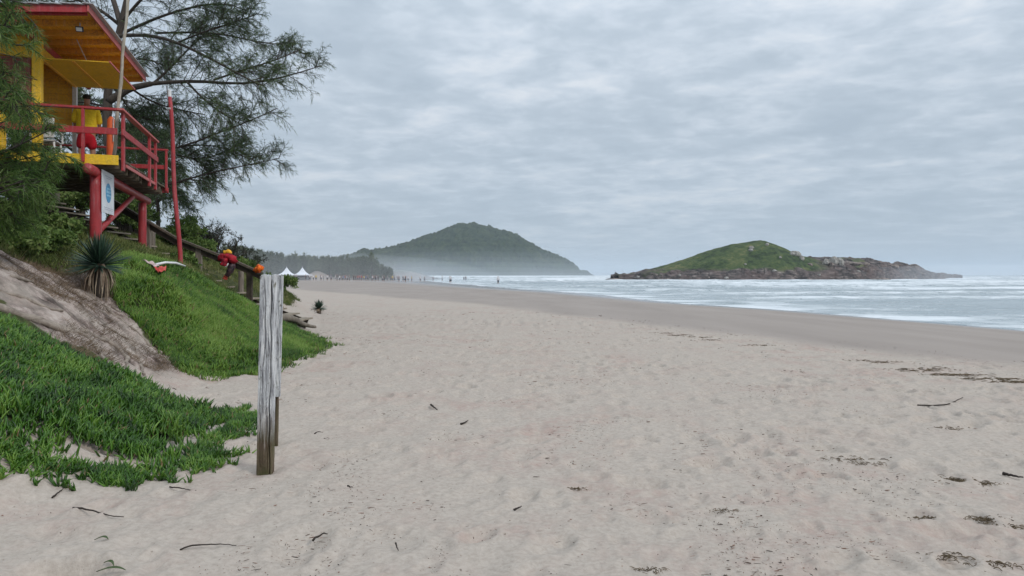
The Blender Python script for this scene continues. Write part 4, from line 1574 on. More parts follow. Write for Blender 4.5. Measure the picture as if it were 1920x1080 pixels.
def info_sign():
    base = L(-0.35, 0.4, 3.0)
    s = empty('information_sign', base)
    tag(s, 'white sign with a round blue emblem hung on the tower\'s red beam', 'sign')
    mw = NM('sign_white', 0.45, 0.4)
    mw.color(mw.ramp(mw.noise(3, 4, 0.6), [(0.35, (0.60, 0.62, 0.66)), (0.65, (0.74, 0.76, 0.79))]))
    mb_ = NM('sign_blue', 0.4, 0.4).color((0.02, 0.25, 0.48)).m
    ml = NM('sign_pale_blue', 0.4, 0.4).color((0.30, 0.58, 0.74)).m
    mg = NM('sign_grey_print', 0.6, 0.3).color((0.42, 0.44, 0.50)).m
    U = -0.335
    z0, z1, v0, v1 = 2.885, 3.76, 0.06, 0.98
    m = MB()
    m.box(L(U, (v0 + v1) / 2, (z0 + z1) / 2), (0.012, v1 - v0, z1 - z0), (E1, E2, EZ))
    m.build('sign_panel', mw.m, s, bevel=0.002)
    cv, cz = 0.53, 3.32

    def disc(r, u, n=48, sz=1.0):
        mm = MB()
        V = [L(u + du, cv + r * math.cos(2 * math.pi * k / n), cz + r * sz * math.sin(2 * math.pi * k / n)) for du in (0, 0.003) for k in range(n)]
        F = [tuple(range(n, 2 * n)), tuple(reversed(range(n)))] + [(k, (k + 1) % n, n + (k + 1) % n, n + k) for k in range(n)]
        mm.add(V, F)
        return mm
    disc(0.205, U + 0.0065).build('emblem', mb_, s)
    # pale, worn lettering across the emblem: too small to read in the photograph
    rg = random.Random(4)
    mm = MB()
    for row, (zc, hh, half) in enumerate(((0.085, 0.045, 0.13), (0.02, 0.06, 0.165), (-0.055, 0.045, 0.14))):
        v = -half
        while v < half:
            w = rg.uniform(0.02, 0.038)
            mm.box(L(U + 0.0112, cv + v + w / 2, cz + zc + rg.uniform(-.004, .004)), (0.003, w * 0.72, hh * rg.uniform(0.75, 1)), (E1, E2, EZ))
            v += w + 0.006
    mm.build('emblem_lettering', ml, s)
    mm = MB()
    for zc, half, hh in ((3.66, 0.24, 0.02), (3.62, 0.17, 0.014), (3.0, 0.33, 0.014), (2.965, 0.30, 0.012)):
        v = -half
        while v < half:
            w = rg.uniform(0.03, 0.07)
            mm.box(L(U + 0.0078, cv + v + w / 2, zc), (0.002, w * 0.8, hh), (E1, E2, EZ))
            v += w + 0.008
    mm.build('printed_lines', mg, s)


info_sign()


def pole_things():
    # pale bamboo pole leaning at the deck corner
    a, b = Vector((-8.36, 14.32, 4.0)), Vector(P(246, -70, 14.1))
    m = MB()
    k = 16
    m.tube([a.lerp(b, i / (k - 1)) + Vector((0.012 * math.sin(i * 1.3), 0, 0)) for i in range(k)], [0.036 - 0.012 * i / (k - 1) + 0.004 * (i % 3 == 0) for i in range(k)], 10)
    o = m.build('leaning_pole', wood_mat('pale_bamboo', (0.32, 0.28, 0.22), (0.62, 0.57, 0.48), (3, 3, 0.8), 5), base=a, smooth=True)
    tag(o, 'long pale wooden pole leaning up from the corner of the tower deck', 'pole')
    # red flagpole with white cap
    x, y = -7.27, 15.0
    g = float(Hs(x, y))
    t = empty('flagpole', (x, y, g))
    tag(t, 'tall thin red flagpole without a flag, rising from the grass right of the tower', 'flagpole')
    top = Vector(P(318, 182, 15.0))
    m = MB()
    k = 14
    b = Vector((x, y, g - 0.3))
    m.tube([b.lerp(top, i / (k - 1)) + Vector((0.02 * math.sin(i * 0.7), 0, 0)) for i in range(k)], [0.050 - 0.010 * i / (k - 1) for i in range(k)], 14)
    m.build('pole', m_redpost, t, smooth=True)
    m = MB()
    m.tube([top + Vector((0, 0, 0.002)), top + Vector((0, 0, 0.16))], [0.038, 0.036], 12)
    m.build('pole_cap', m_white, t, smooth=False, bevel=0.006)
    m = MB()
    m.tube([top - Vector((0, 0, 0.28)), top - Vector((0, 0, 0.24))], [0.058, 0.058], 12)
    m.build('collar', m_metal, t)
    # rope from the roof to the flagpole
    p0, p1 = Vector(L(0.2, 3.9, 6.52)), top + Vector((0, 0, 0.05))
    m = MB()
    m.tube([p0.lerp(p1, i / 12) - Vector((0, 0, 0.16 * math.sin(math.pi * i / 12))) for i in range(13)], 0.012, 6)
    tag(m.build('rope', m_dark, base=p0, smooth=True), 'thin dark line strung from the tower roof to the flagpole top', 'rope')


pole_things()


# ------------------------------------------------------------------ lifeguard (back to the sea, leaning at the rail)
def skin_obj(name, joints, edges, mat, parent, sub=2, root=0, base=None):
    me = bpy.data.meshes.new(name)
    off = wpos(parent) if parent else np.array(base)
    me.from_pydata([tuple(np.array(j[:3], float) - off) for j in joints], edges, [])
    o = bpy.data.objects.new(name, me)
    col.objects.link(o)
    me.materials.append(mat)
    if parent:
        o.parent = parent
    else:
        o.location = tuple(off)
    sk = o.modifiers.new('skin', 'SKIN')
    sk.use_smooth_shade = True
    data = me.skin_vertices[0].data
    for i, j in enumerate(joints):
        r = j[3]
        data[i].radius = (r, r) if not isinstance(r, tuple) else r
        data[i].use_root = (i == root)
    s = o.modifiers.new('sub', 'SUBSURF')
    s.levels = s.render_levels = sub
    return o


def lifeguard():
    m_skin = NM('skin', 0.55, 0.4).color((0.33, 0.16, 0.10)).m
    m_hair = NM('hair', 0.7, 0.3).color((0.02, 0.014, 0.01)).m
    ms = NM('yellow_shirt', 0.8, 0.2)
    ms.color(ms.ramp(ms.noise(5, 4, 0.6), [(0.3, (0.62, 0.40, 0.015)), (0.7, (0.86, 0.60, 0.03))]))
    ms.bump(ms.noise(9, 3, 0.5, ms.coord('Object', (1, 1, 3))), 0.6, 0.03)
    mr = NM('red_shorts', 0.8, 0.2)
    mr.color(mr.ramp(mr.noise(6, 4, 0.6), [(0.3, (0.34, 0.008, 0.015)), (0.7, (0.55, 0.015, 0.03))]))
    mr.bump(mr.noise(8, 3, 0.5), 0.5, 0.02)
    o = L(-1.18, 2.2, 0)
    root = empty('person', (o.x, o.y, ZD))
    tag(root, 'person in yellow shirt and red shorts standing on the tower deck behind the railing', 'person')
    # local frame: f = facing (away from camera, slightly left), r = right hand side
    f = Vector((-0.45, 0.89, 0)).normalized()
    r = Vector((0.89, 0.45, 0))

    def J(a, b, z, rad):
        p = Vector((o.x, o.y, 3.995)) + r * a + f * b + EZ * z
        return (p.x, p.y, p.z, rad)
    joints = [J(0, 0, 0.93, (0.15, 0.12)), J(0, 0.02, 1.12, (0.135, 0.11)), J(0, 0.05, 1.32, (0.165, 0.12)), J(0, 0.06, 1.45, (0.12, 0.09)), J(0, 0.08, 1.53, 0.055),
              J(-0.1, 0, 0.86, 0.095), J(-0.11, 0.02, 0.5, 0.065), J(-0.11, -0.02, 0.1, 0.042), J(-0.12, 0.1, 0.03, 0.04), J(-0.12, 0.2, 0.02, 0.03),
              J(0.1, 0, 0.86, 0.095), J(0.12, 0.05, 0.5, 0.065), J(0.13, 0.0, 0.1, 0.042), J(0.14, 0.12, 0.03, 0.04), J(0.15, 0.22, 0.02, 0.03),
              J(-0.2, 0.05, 1.42, 0.055), J(-0.24, 0.05, 1.14, 0.042), J(-0.22, 0.2, 0.95, 0.03), J(-0.2, 0.25, 0.93, 0.026),
              J(0.2, 0.05, 1.42, 0.055), J(0.25, 0.04, 1.14, 0.042), J(0.26, 0.17, 0.95, 0.03), J(0.25, 0.23, 0.93, 0.026)]
    E = [(0, 1), (1, 2), (2, 3), (3, 4), (0, 5), (5, 6), (6, 7), (7, 8), (8, 9), (0, 10), (10, 11), (11, 12), (12, 13), (13, 14),
         (3, 15), (15, 16), (16, 17), (17, 18), (3, 19), (19, 20), (20, 21), (21, 22)]
    # head: neck, jaw, skull
    h0 = len(joints)
    joints += [J(0, 0.09, 1.60, 0.062), J(0, 0.10, 1.68, (0.082, 0.095)), J(0, 0.09, 1.75, (0.07, 0.08)), J(0, 0.20, 1.655, 0.014)]
    E += [(4, h0), (h0, h0 + 1), (h0 + 1, h0 + 2), (h0 + 1, h0 + 3)]
    # fingers and thumbs
    for hand, sx in ((18, -1), (22, 1)):
        hp = Vector(joints[hand][:3])
        for k, (off, ln) in enumerate(((-0.026, 0.06), (-0.009, 0.075), (0.009, 0.07), (0.026, 0.055))):
            a = hp + r * off + f * 0.035
            b = a + f * ln * 0.55 - EZ * 0.01
            c = b + f * ln * 0.35 - EZ * 0.025
            i = len(joints)
            joints += [(*a, 0.010), (*b, 0.009), (*c, 0.008)]
            E += [(hand, i), (i, i + 1), (i + 1, i + 2)]
        a = hp - r * sx * 0.035 + f * 0.015
        b = a + f * 0.03 - r * sx * 0.015
        i = len(joints)
        joints += [(*a, 0.011), (*b, 0.009)]
        E += [(hand, i), (i, i + 1)]
    skin_obj('body', joints, E, m_skin, root, 2)
    sh = [J(0, 0, 0.80, (0.24, 0.18)), J(0, 0.02, 1.0, (0.235, 0.17)), J(0, 0.04, 1.2, (0.225, 0.16)), J(0, 0.05, 1.38, (0.21, 0.14)), J(0, 0.06, 1.47, (0.1, 0.08)),
          J(-0.2, 0.05, 1.43, 0.078), J(-0.24, 0.05, 1.2, 0.072), J(-0.24, 0.09, 1.08, 0.062), J(0.2, 0.05, 1.43, 0.078), J(0.25, 0.04, 1.2, 0.072), J(0.25, 0.08, 1.08, 0.062)]
    skin_obj('shirt', sh, [(0, 1), (1, 2), (2, 3), (3, 4), (3, 5), (5, 6), (6, 7), (3, 8), (8, 9), (9, 10)], ms.m, root, 2)
    so = [J(0, 0, 0.9, (0.165, 0.14)), J(0, 0, 0.78, (0.17, 0.14)), J(-0.1, 0, 0.68, 0.12), J(-0.115, 0.01, 0.48, 0.115), J(0.1, 0.01, 0.68, 0.12), J(0.125, 0.03, 0.48, 0.115)]
    skin_obj('shorts', so, [(0, 1), (1, 2), (2, 3), (1, 4), (4, 5)], mr.m, root, 2)
    hr = [J(0, 0.075, 1.66, (0.088, 0.085)), J(0, 0.07, 1.72, (0.094, 0.098)), J(0, 0.08, 1.79, (0.075, 0.08))]
    skin_obj('hair', hr, [(0, 1), (1, 2)], m_hair, root, 2)
    # eyes and mouth (turned away from this camera)
    for sx in (-1, 1):
        e = MB()
        c = Vector(J(sx * 0.032, 0.185, 1.70, 0)[:3])
        e.box(c, (0.022, 0.012, 0.012), (r, f, EZ))
        e.build('eye', NM('eye', 0.2).color((0.5, 0.5, 0.5)).m, root, bevel=0.004)
    e = MB()
    e.box(Vector(J(0, 0.185, 1.615, 0)[:3]), (0.045, 0.01, 0.012), (r, f, EZ))
    e.build('mouth', NM('lips', 0.5).color((0.28, 0.09, 0.07)).m, root, bevel=0.003)
    # rescue tube leaning at the rail beside the lifeguard
    p = L(-0.72, 2.3, 0)
    rt = empty('rescue_tube', (p.x, p.y, ZD))
    tag(rt, 'orange red rescue float standing upright beside the person on the deck', 'rescue float')
    m = MB()
    m.tube([(p.x, p.y, 4.04), (p.x, p.y, 4.12), (p.x + .01, p.y, 4.6), (p.x + .02, p.y, 5.22), (p.x + .02, p.y, 5.3)], [0.05, 0.08, 0.085, 0.08, 0.03], 16)
    m.build('float_body', NM('orange_foam', 0.6).color((0.70, 0.13, 0.04)).m, rt, smooth=True)
    m = MB()
    m.tube([(p.x + .02, p.y, 5.28), (p.x + .1, p.y - .05, 5.22), (p.x + .12, p.y - .08, 4.7)], 0.012, 6)
    m.build('strap', m_metal, rt)


lifeguard()


def chair():
    """white plastic armchair on the deck"""
    o = L(-1.65, 1.1, ZD - 0.035)
    t = empty('plastic_chair', o)
    tag(t, 'white plastic chair on the tower deck, left of the person in yellow', 'chair')
    mp = NM('white_plastic', 0.4, 0.4)
    mp.color(mp.ramp(mp.noise(3, 3, 0.5), [(0.3, (0.58, 0.57, 0.54)), (0.7, (0.72, 0.71, 0.68))]))

    def Q(a, b, z):
        return o + E1 * a + E2 * b + EZ * z
    s = MB()
    s.box(Q(0, 0, 0.44), (0.48, 0.46, 0.03), (E1, E2, EZ))
    s.build('seat', mp.m, t, bevel=0.01)
    b = MB()
    b.box(Q(0, -0.24, 0.70), (0.46, 0.03, 0.42), (E1, E2, EZ))
    b.build('backrest', mp.m, t, bevel=0.012)
    for a in (-1, 1):
        for c in (-1, 1):
            l = MB()
            l.tube([Q(a * 0.21, c * 0.2, 0.43), Q(a * 0.25, c * 0.25, 0.0)], [0.022, 0.018], 8)
            l.build('leg', mp.m, t, smooth=True)
        l = MB()
        l.beam(Q(a * 0.25, -0.24, 0.66), Q(a * 0.25, 0.2, 0.64), 0.05, 0.025)
        l.beam(Q(a * 0.25, 0.19, 0.63), Q(a * 0.25, 0.21, 0.44), 0.04, 0.025)
        l.build('armrest', mp.m, t, bevel=0.006)


chair()


# ------------------------------------------------------------------ wooden stairs up the dune
def stairs():
    Y0, Y1 = 18.6, 19.6
    b = P(555, 601, 18.6)
    t = empty('wooden_stairs', (b[0], Y0, float(Hs(b[0], 19))))
    tag(t, 'weathered wooden stairs with one handrail climbing the dune behind the tower', 'stairs')
    xb, zb = b[0], b[2]
    xt, zt = P(40, 363, 18.6)[0], P(40, 363, 18.6)[2]
    N = 20

    def st(k):
        f = k / N
        # straight flight, a little gentler at its foot
        return xb + (xt - xb) * f, zb + (zt - zb) * f - 0.14 * math.sin(math.pi * min(f * 1.6, 1)) * (f < 0.62)
    mt = wood_mat('tread_wood', (0.20, 0.165, 0.125), (0.42, 0.36, 0.28), (6, 1, 6), 3)
    for k in range(N + 1):
        x, z = st(k)
        m = MB()
        m.beam((x, Y0 - 0.1, z), (x, Y1 + 0.08, z), 0.30, 0.042, (0, 0, 1))
        tr = m.build('tread', mt, t, bevel=0.005)
        if k > 4:
            m = MB()
            m.beam((x + 0.10, Y0 - 0.045, z - 0.023), (x + 0.06, Y0 - 0.045, z - 0.16), 0.05, 0.04, (1, 0, 0))
            m.build('bracket', mt, tr)
            m = MB()
            m.beam((x - 0.13, Y0 - 0.045, z - 0.023), (x - 0.14, Y0 - 0.045, z - 0.10), 0.04, 0.04, (1, 0, 0))
            m.build('bracket', mt, tr)
    for y in (Y0 + 0.02, Y1 - 0.02):
        m = MB()
        for k in range(N):
            x0, z0_ = st(k)
            x1, z1_ = st(k + 1)
            m.beam((x0, y, z0_ - 0.17), (x1, y, z1_ - 0.17), 0.06, 0.26)
        m.build('stringer', m_dark, t)
    # handrail
    hr = [(491, 512), (440, 489), (400, 474), (330, 446), (283, 418), (240, 392), (190, 362), (150, 338)]
    pts = [Vector(P(a, c, 18.35)) for a, c in hr]
    m = MB()
    for i in range(len(pts) - 1):
        m.beam(pts[i], pts[i + 1], 0.14, 0.05)
    m.build('handrail', wood_mat('rail_wood', (0.07, 0.055, 0.042), (0.19, 0.155, 0.12), (1, 3, 3), 4), t)
    pts2 = [Vector(P(a, c + 6, 18.38)) for a, c in hr]
    m = MB()
    for i in range(len(pts2) - 1):
        m.beam(pts2[i] - Vector((0, 0, .03)), pts2[i + 1] - Vector((0, 0, .03)), 0.045, 0.13)
    m.build('handrail_board', m_dark, t)
    for px, top, w, mat in ((468, 503, 0.15, m_dark), (373, 464, 0.16, m_grey), (278, 416, 0.13, m_grey), (183, 360, 0.13, m_grey)):
        p = P(px, top, 18.4)
        g = float(Hs(p[0], 18.4))
        m = MB()
        m.beam((p[0], 18.4, g - 0.3), (p[0], 18.4, p[2] - 0.02), w, 0.09, (0, 1, 0))
        m.build('handrail_post', mat, t, bevel=0.008)
    for px, top in ((452, 508), (107, 362), (286, 424)):
        p = P(px, top, 19.75)
        g = float(Hs(p[0], 19.75))
        m = MB()
        m.tube([(p[0], 19.75, g - 0.3), (p[0], 19.75, p[2])], 0.075, 10)
        m.build('back_post', m_grey, t, smooth=False)


stairs()


def cloth_lump(name, mat, parent, base, pts, r, seed, flat=0.4):
    m = MB()
    rg = random.Random(seed)
    q = resample(pts, 9)
    m.tube([Vector(p) for p in q], [r * (0.75 + 0.45 * rg.random()) * (0.6 if i in (0, 8) else 1) for i in range(9)], 12, wob=0.22)
    return m.build(name, mat, parent, base, smooth=True)


def gear():
    a = P(428, 490, 18.2)
    t = empty('hanging_life_vest', a)
    tag(t, 'dark red life vest and black fins slung over the stair handrail', 'life vest')
    mr = NM('vest_red', 0.7, 0.3)
    mr.color(mr.ramp(mr.noise(8, 4, 0.6), [(0.35, (0.10, 0.006, 0.015)), (0.6, (0.40, 0.012, 0.025))]))
    mk = NM('fin_black', 0.5, 0.4)
    mk.color(mk.ramp(mk.noise(14, 4, 0.6), [(0.4, (0.012, 0.01, 0.014)), (0.65, (0.10, 0.05, 0.06))]))
    my = NM('vest_yellow', 0.7).color((0.75, 0.38, 0.03)).m
    mo = NM('fin_orange_red', 0.6).color((0.35, 0.05, 0.03)).m
    y = 18.2
    cloth_lump('vest', mr.m, t, None, [P(411, 486, y), P(420, 482, y - .06), P(430, 479, y - .1), P(439, 486, y - .08), P(437, 495, y - .05)], 0.105, 1)
    cloth_lump('vest_flap', mr.m, t, None, [P(424, 482, y - .06), P(420, 492, y - .14), P(419, 498, y - .12)], 0.10, 3)
    cloth_lump('collar', my, t, None, [P(420, 474, y - .05), P(428, 471, y - .08), P(434, 475, y - .06)], 0.05, 2)
    cloth_lump('fin', mk.m, t, None, [P(437, 494, y - .06), P(432, 506, y - .1), P(425, 518, y - .08)], 0.075, 5)
    cloth_lump('fin_tip', mo, t, None, [P(424, 517, y - .08), P(421, 524, y - .08)], 0.06, 6)
    m = MB()
    m.tube([P(413, 492, y - .1), P(420, 497, y - .15), P(424, 501, y - .16), P(428, 494, y - .18)], 0.014, 6)
    m.build('strap', m_white, t, smooth=True)
    a = P(486, 506, 18.1)
    t = empty('orange_bag', a)
    tag(t, 'crumpled orange bag hanging at the low end of the stair handrail', 'bag')
    mo = NM('orange_cloth', 0.7, 0.25)
    mo.color(mo.ramp(mo.noise(12, 4, 0.6), [(0.35, (0.50, 0.07, 0.01)), (0.6, (0.85, 0.17, 0.015))]))
    mo.bump(mo.noise(16, 4, 0.6), 1.0, 0.03)
    cloth_lump('bag_body', mo.m, t, None, [P(481, 508, 18.1), P(485, 504, 18.03), P(489, 505, 18.05)], 0.085, 8)
    cloth_lump('bag_fold', mo.m, t, None, [P(482, 503, 18.1), P(488, 500, 18.08), P(491, 507, 18.08)], 0.075, 9)
    m = MB()
    m.tube([P(478, 508, 18.12), P(484, 514, 18.02), P(490, 512, 18.1)], 0.03, 7)
    m.build('bag_strap', m_dark, t, smooth=True)
    # fallen pennant on the bank
    c = hit(300, 524)
    t = empty('fallen_pennant', c)
    tag(t, 'faded red and white pennant with a white pole lying on the green bank', 'pennant')
    lift = 0.17

    def G(px, py, h=0.0):
        p = hit(px, py)
        return Vector((p[0], p[1], p[2] + lift + h))
    m = MB()
    m.tube([G(293, 516, .04), G(310, 513, .05), G(330, 514, .05), G(347, 517, .03)], [0.024, 0.026, 0.024, 0.018], 8)
    m.build('pole', m_white, t, smooth=True)
    mr = NM('pennant_red', 0.75, 0.2)
    mr.color(mr.ramp(mr.noise(7, 4, 0.6), [(0.35, (0.42, 0.04, 0.035)), (0.65, (0.66, 0.13, 0.10))]))
    mpk = NM('pennant_white', 0.75, 0.2)
    mpk.color(mpk.ramp(mpk.noise(7, 4, 0.6), [(0.35, (0.42, 0.28, 0.27)), (0.65, (0.62, 0.52, 0.5))]))

    def sheet(name, quad, mat, n=10, amp=0.015):
        V, F = [], []
        q = [Vector(v) for v in quad]
        for i in range(n + 1):
            for j in range(n + 1):
                u, v = i / n, j / n
                p = q[0].lerp(q[1], u).lerp(q[3].lerp(q[2], u), v)
                p.z += amp * math.sin(u * 7 + v * 3) + amp * math.sin(v * 9)
                V.append(p)
        for i in range(n):
            for j in range(n):
                a = i * (n + 1) + j
                F.append((a, a + n + 1, a + n + 2, a + 1))
        mm = MB().add(V, F)
        o = mm.build(name, mat, t, smooth=True)
        s = o.modifiers.new('thick', 'SOLIDIFY')
        s.thickness = 0.006
    sheet('red_panel', [G(288, 519, 0), G(300, 521, .03), G(300, 530, .03), G(296, 528, 0)], mr.m)
    sheet('red_fold', [G(300, 521, .03), G(312, 515, 0), G(310, 525, 0), G(300, 530, .03)], mr.m)
    sheet('white_panel', [G(267, 505, 0), G(283, 509, .02), G(300, 521, .035), G(288, 519, .02)], mpk.m)


gear()


# ------------------------------------------------------------------ agaves
def agave(name, base, trunk_h, R_, n, width, label, seed, lean=(0, 0, 0)):
    rg = np.random.default_rng(seed)
    t = empty(name, base)
    tag(t, label, 'plant')
    base = np.array(base)
    crown = base + np.array([lean[0], lean[1], trunk_h])
    # stiff channelled leaves
    K = 7
    V, F = [], []
    for i in range(n):
        el = math.asin(np.clip(rg.uniform(-0.25, 1.0), -1, 1)) if i > n * 0.15 else rg.uniform(1.1, 1.5)
        az = i * 2.39996 + rg.normal(0, 0.15)
        d = np.array([math.cos(el) * math.cos(az), math.cos(el) * math.sin(az), math.sin(el)])
        Ln = R_ * rg.uniform(0.82, 1.1) * (0.85 + 0.15 * math.sin(el))
        sd = np.array([-math.sin(az), math.cos(az), 0])
        nn = np.cross(sd, d)
        nn /= np.linalg.norm(nn)
        b0 = len(V)
        for k in range(K):
            s = k / (K - 1)
            w = width * (0.55 + 1.2 * s * (1 - s) * 2) * (1 - s ** 3) + 0.0008
            c = crown + d * (0.04 + Ln * s) + np.array([0, 0, -0.10 * Ln * s * s * math.cos(el)])
            V += [c - sd * w / 2 + nn * w * 0.22, c - nn * w * 0.12, c + sd * w / 2 + nn * w * 0.22]
        for k in range(K - 1):
            a = b0 + k * 3
            F += [(a, a + 1, a + 4, a + 3), (a + 1, a + 2, a + 5, a + 4)]
    m = MB().add(V, F)
    ml = leaf_mat('agave_leaf', [(0.010, 0.030, 0.018), (0.022, 0.055, 0.034), (0.045, 0.085, 0.055), (0.08, 0.13, 0.085)], 0.42, 0.4, 0.05, 2.0)
    m.build('leaves', ml, t, smooth=False)
    m = MB()
    m.tube([Vector(base - (0, 0, .15)), Vector(base + (crown - base) * 0.5), Vector(crown)], [0.09, 0.08, 0.07], 10, wob=0.1)
    m.build('stem', m_bark, t, smooth=True)
    # dead leaves hanging round the stem
    V, F = [], []
    nd = int(n * 0.55)
    for i in range(nd):
        az = rg.uniform(0, 6.28)
        out = rg.uniform(0.10, 0.26) * R_ / 0.5
        ln = rg.uniform(0.7, 1.25) * max(trunk_h, 0.18)
        sd = np.array([-math.sin(az), math.cos(az), 0])
        dr = np.array([math.cos(az), math.sin(az), 0])
        b0 = len(V)
        for k in range(5):
            s = k / 4
            c = crown + dr * (0.05 + out * math.sin(s * 2.2)) + np.array([0, 0, 0.03 - ln * s ** 1.2]) + rg.normal(0, 0.008, 3)
            w = 0.024 * (1 - 0.7 * s)
            V += [c - sd * w / 2, c + sd * w / 2]
        for k in range(4):
            a = b0 + k * 2
            F.append((a, a + 1, a + 3, a + 2))
    m = MB().add(V, F)
    m.build('dead_leaves', leaf_mat('dead_leaf', [(0.10, 0.07, 0.05), (0.24, 0.18, 0.13), (0.42, 0.34, 0.25)], 0.85, 0.15, 0.1, 3), t)


def agaves():
    c = P(186, 498, 11.4)
    g = float(Hs(c[0], 11.4))
    agave('agave', (c[0], 11.4, g), c[2] - g, 0.55, 170, 0.034, 'large spiky agave on a shaggy stem at the top of the sandy gully', 5)
    Y = 28.5
    x = (598 - 960) / 1280 * Y
    g = float(Hs(x, Y))
    agave('agave', (x, Y, g), 0.18, 0.40, 60, 0.05, 'small dark agave alone on the sand at the far foot of the dune', 6)


agaves()


# ------------------------------------------------------------------ exposed roots in the gully
def roots():
    mroot = wood_mat('root_wood', (0.17, 0.135, 0.11), (0.42, 0.36, 0.30), (2, 2, 2), 6)
    paths = [
        ([(-10, 578), (40, 596), (80, 607), (113, 619), (148, 625), (166, 640), (184, 658), (196, 681)], 0.032),
        ([(60, 600), (110, 622), (148, 628), (190, 634), (213, 652), (237, 667), (238, 696)], 0.03),
        ([(190, 634), (225, 655), (262, 672), (268, 705)], 0.02),
        ([(-10, 545), (50, 560), (100, 585), (150, 600), (205, 618), (250, 640), (290, 672)], 0.018),
        ([(20, 520), (70, 535), (120, 556), (170, 577), (215, 596)], 0.016),
        ([(150, 552), (175, 562), (200, 580), (225, 602), (262, 628), (300, 660), (318, 684)], 0.02),
        ([(195, 560), (215, 580), (245, 606), (280, 630), (305, 655)], 0.013),
        ([(75, 478), (100, 492), (130, 512), (158, 528)], 0.016),
    ]
    base = hit(150, 600)
    t = empty('tree_roots', base)
    tag(t, 'pale gnarled roots laid bare across the eroded sandy gully', 'roots')
    rg = random.Random(3)
    for pts, r in paths:
        r *= 1.35
        W = []
        for px, py in pts:
            p = hit(px, py)
            W.append(Vector((p[0], p[1], p[2] + r * 0.35)))
        n = 26
        q = resample(np.array(W), n)
        q[:, 2] = Hs(q[:, 0], q[:, 1]) + r * 0.4
        q += np.array([[rg.uniform(-.02, .02), rg.uniform(-.02, .02), 0] for _ in range(n)])
        m = MB()
        m.tube([Vector(v) for v in q], [r * (1.1 - 0.65 * i / n) * rg.uniform(0.85, 1.2) for i in range(n)], 8, wob=0.12)
        m.build('root', mroot, t, smooth=True)


roots()


# ------------------------------------------------------------------ weathered posts on the beach
def paint_post_mat(name, zsplit, soft):
    m = NM(name, 0.8, 0.25)
    v = m.coord('Object', (9, 9, 0.9))
    grain = m.noise(4.0, 7, 0.7, v, 0.8)
    streak = m.noise(11.0, 5, 0.7, m.coord('Object', (6, 6, 0.35)))
    wood = m.ramp(grain, [(0.3, (0.045, 0.032, 0.022)), (0.55, (0.13, 0.095, 0.065)), (0.75, (0.24, 0.19, 0.14))])
    green = m.mix(m.ramp(m.noise(3, 3, 0.5), [(0.42, 0.0), (0.6, 0.6)]), wood, (0.07, 0.085, 0.025))
    paint = m.ramp(m.math('ADD', m.math('MULTIPLY', grain, 0.6), m.math('MULTIPLY', streak, 0.4)),
                   [(0.36, (0.05, 0.048, 0.05)), (0.43, (0.26, 0.26, 0.275)), (0.50, (0.52, 0.53, 0.54)), (0.60, (0.72, 0.72, 0.71))])
    sepz = m.node('ShaderNodeSeparateXYZ')
    m.lk(m.coord('Object'), sepz.inputs[0])
    z = sepz.outputs['Z']
    # paint has flaked away towards the foot: ragged edge follows the grain
    zz_ = m.math('ADD', z, m.math('MULTIPLY', m.math('SUBTRACT', streak, 0.5), soft * 3.2))
    k = m.math('DIVIDE', m.math('SUBTRACT', zz_, zsplit - soft), 2 * soft, clamp=True)
    chips = m.ramp(m.noise(12, 6, 0.75, m.coord('Object', (2.2, 2.2, 1))), [(0.59, 1.0), (0.63, 0.12)])
    k = m.math('MULTIPLY', k, chips)
    m.color(m.mix(k, green, paint))
    m.bump(m.math('ADD', grain, m.math('MULTIPLY', k, 0.25)), 0.8, 0.006)
    return m.m


def split_post(name, base, w, d, h, lean, grooves, mat, label, seed, parent=None):
    """sawn post whose faces are opened by long drying cracks"""
    rg = random.Random(seed)
    per = []
    nw, nd = 46, 20
    for i in range(nw):
        per.append((-w / 2 + w * i / nw, -d / 2, 0, -1))
    for i in range(nd):
        per.append((w / 2, -d / 2 + d * i / nd, 1, 0))
    for i in range(nw):
        per.append((w / 2 - w * i / nw, d / 2, 0, 1))
    for i in range(nd):
        per.append((-w / 2, d / 2 - d * i / nd, -1, 0))
    M = 150
    P_ = len(per)
    V = []
    for k in range(M):
        z = -0.3 + (h + 0.3) * k / (M - 1)
        for i, (x, y, nx, ny) in enumerate(per):
            rr = min(0.008, 0.008)
            # round the arrises
            ex, ey = abs(x) / (w / 2), abs(y) / (d / 2)
            c = 0.006 * (ex ** 12) * (ey ** 12)
            dep = 0.0
            for (gx, z0, z1, gw, gd) in grooves:
                if ny == -1:
                    xx = gx + 0.004 * math.sin(z * 7 + gx * 40) + 0.003 * math.sin(z * 19)
                    if z0 < z < z1:
                        e = min((z - z0) / 0.1, (z1 - z) / 0.1, 1)
                        dep = max(dep, gd * e * math.exp(-((x - xx) / gw) ** 2))
            fine_ = 0.0018 * math.sin(x * 900 + 3 * math.sin(z * 5)) + 0.0016 * rg.uniform(-1, 1)
            zt = z
            if k == M - 1:
                zt = z + 0.008 * math.sin(x * 70 + seed) - 0.012 * rg.random()
            px = x - nx * (dep + fine_ * 0.5) - math.copysign(c, x)
            py = y - ny * (dep + fine_) - math.copysign(c, y)
            taper = 1.0 + 0.03 * (1 - z / h)
            V.append((base[0] + px * taper + lean[0] * z / h, base[1] + py + lean[1] * z / h, base[2] + zt))
    F = []
    for k in range(M - 1):
        for i in range(P_):
            j = (i + 1) % P_
            F.append((k * P_ + i, k * P_ + j, (k + 1) * P_ + j, (k + 1) * P_ + i))
    # end grain
    V.append((base[0] + lean[0], base[1] + lean[1], base[2] + h - 0.012))
    for i in range(P_):
        F.append(((M - 1) * P_ + i, (M - 1) * P_ + (i + 1) % P_, len(V) - 1))
    m = MB().add(V, F)
    return m.build(name, mat, parent, base, smooth=False)


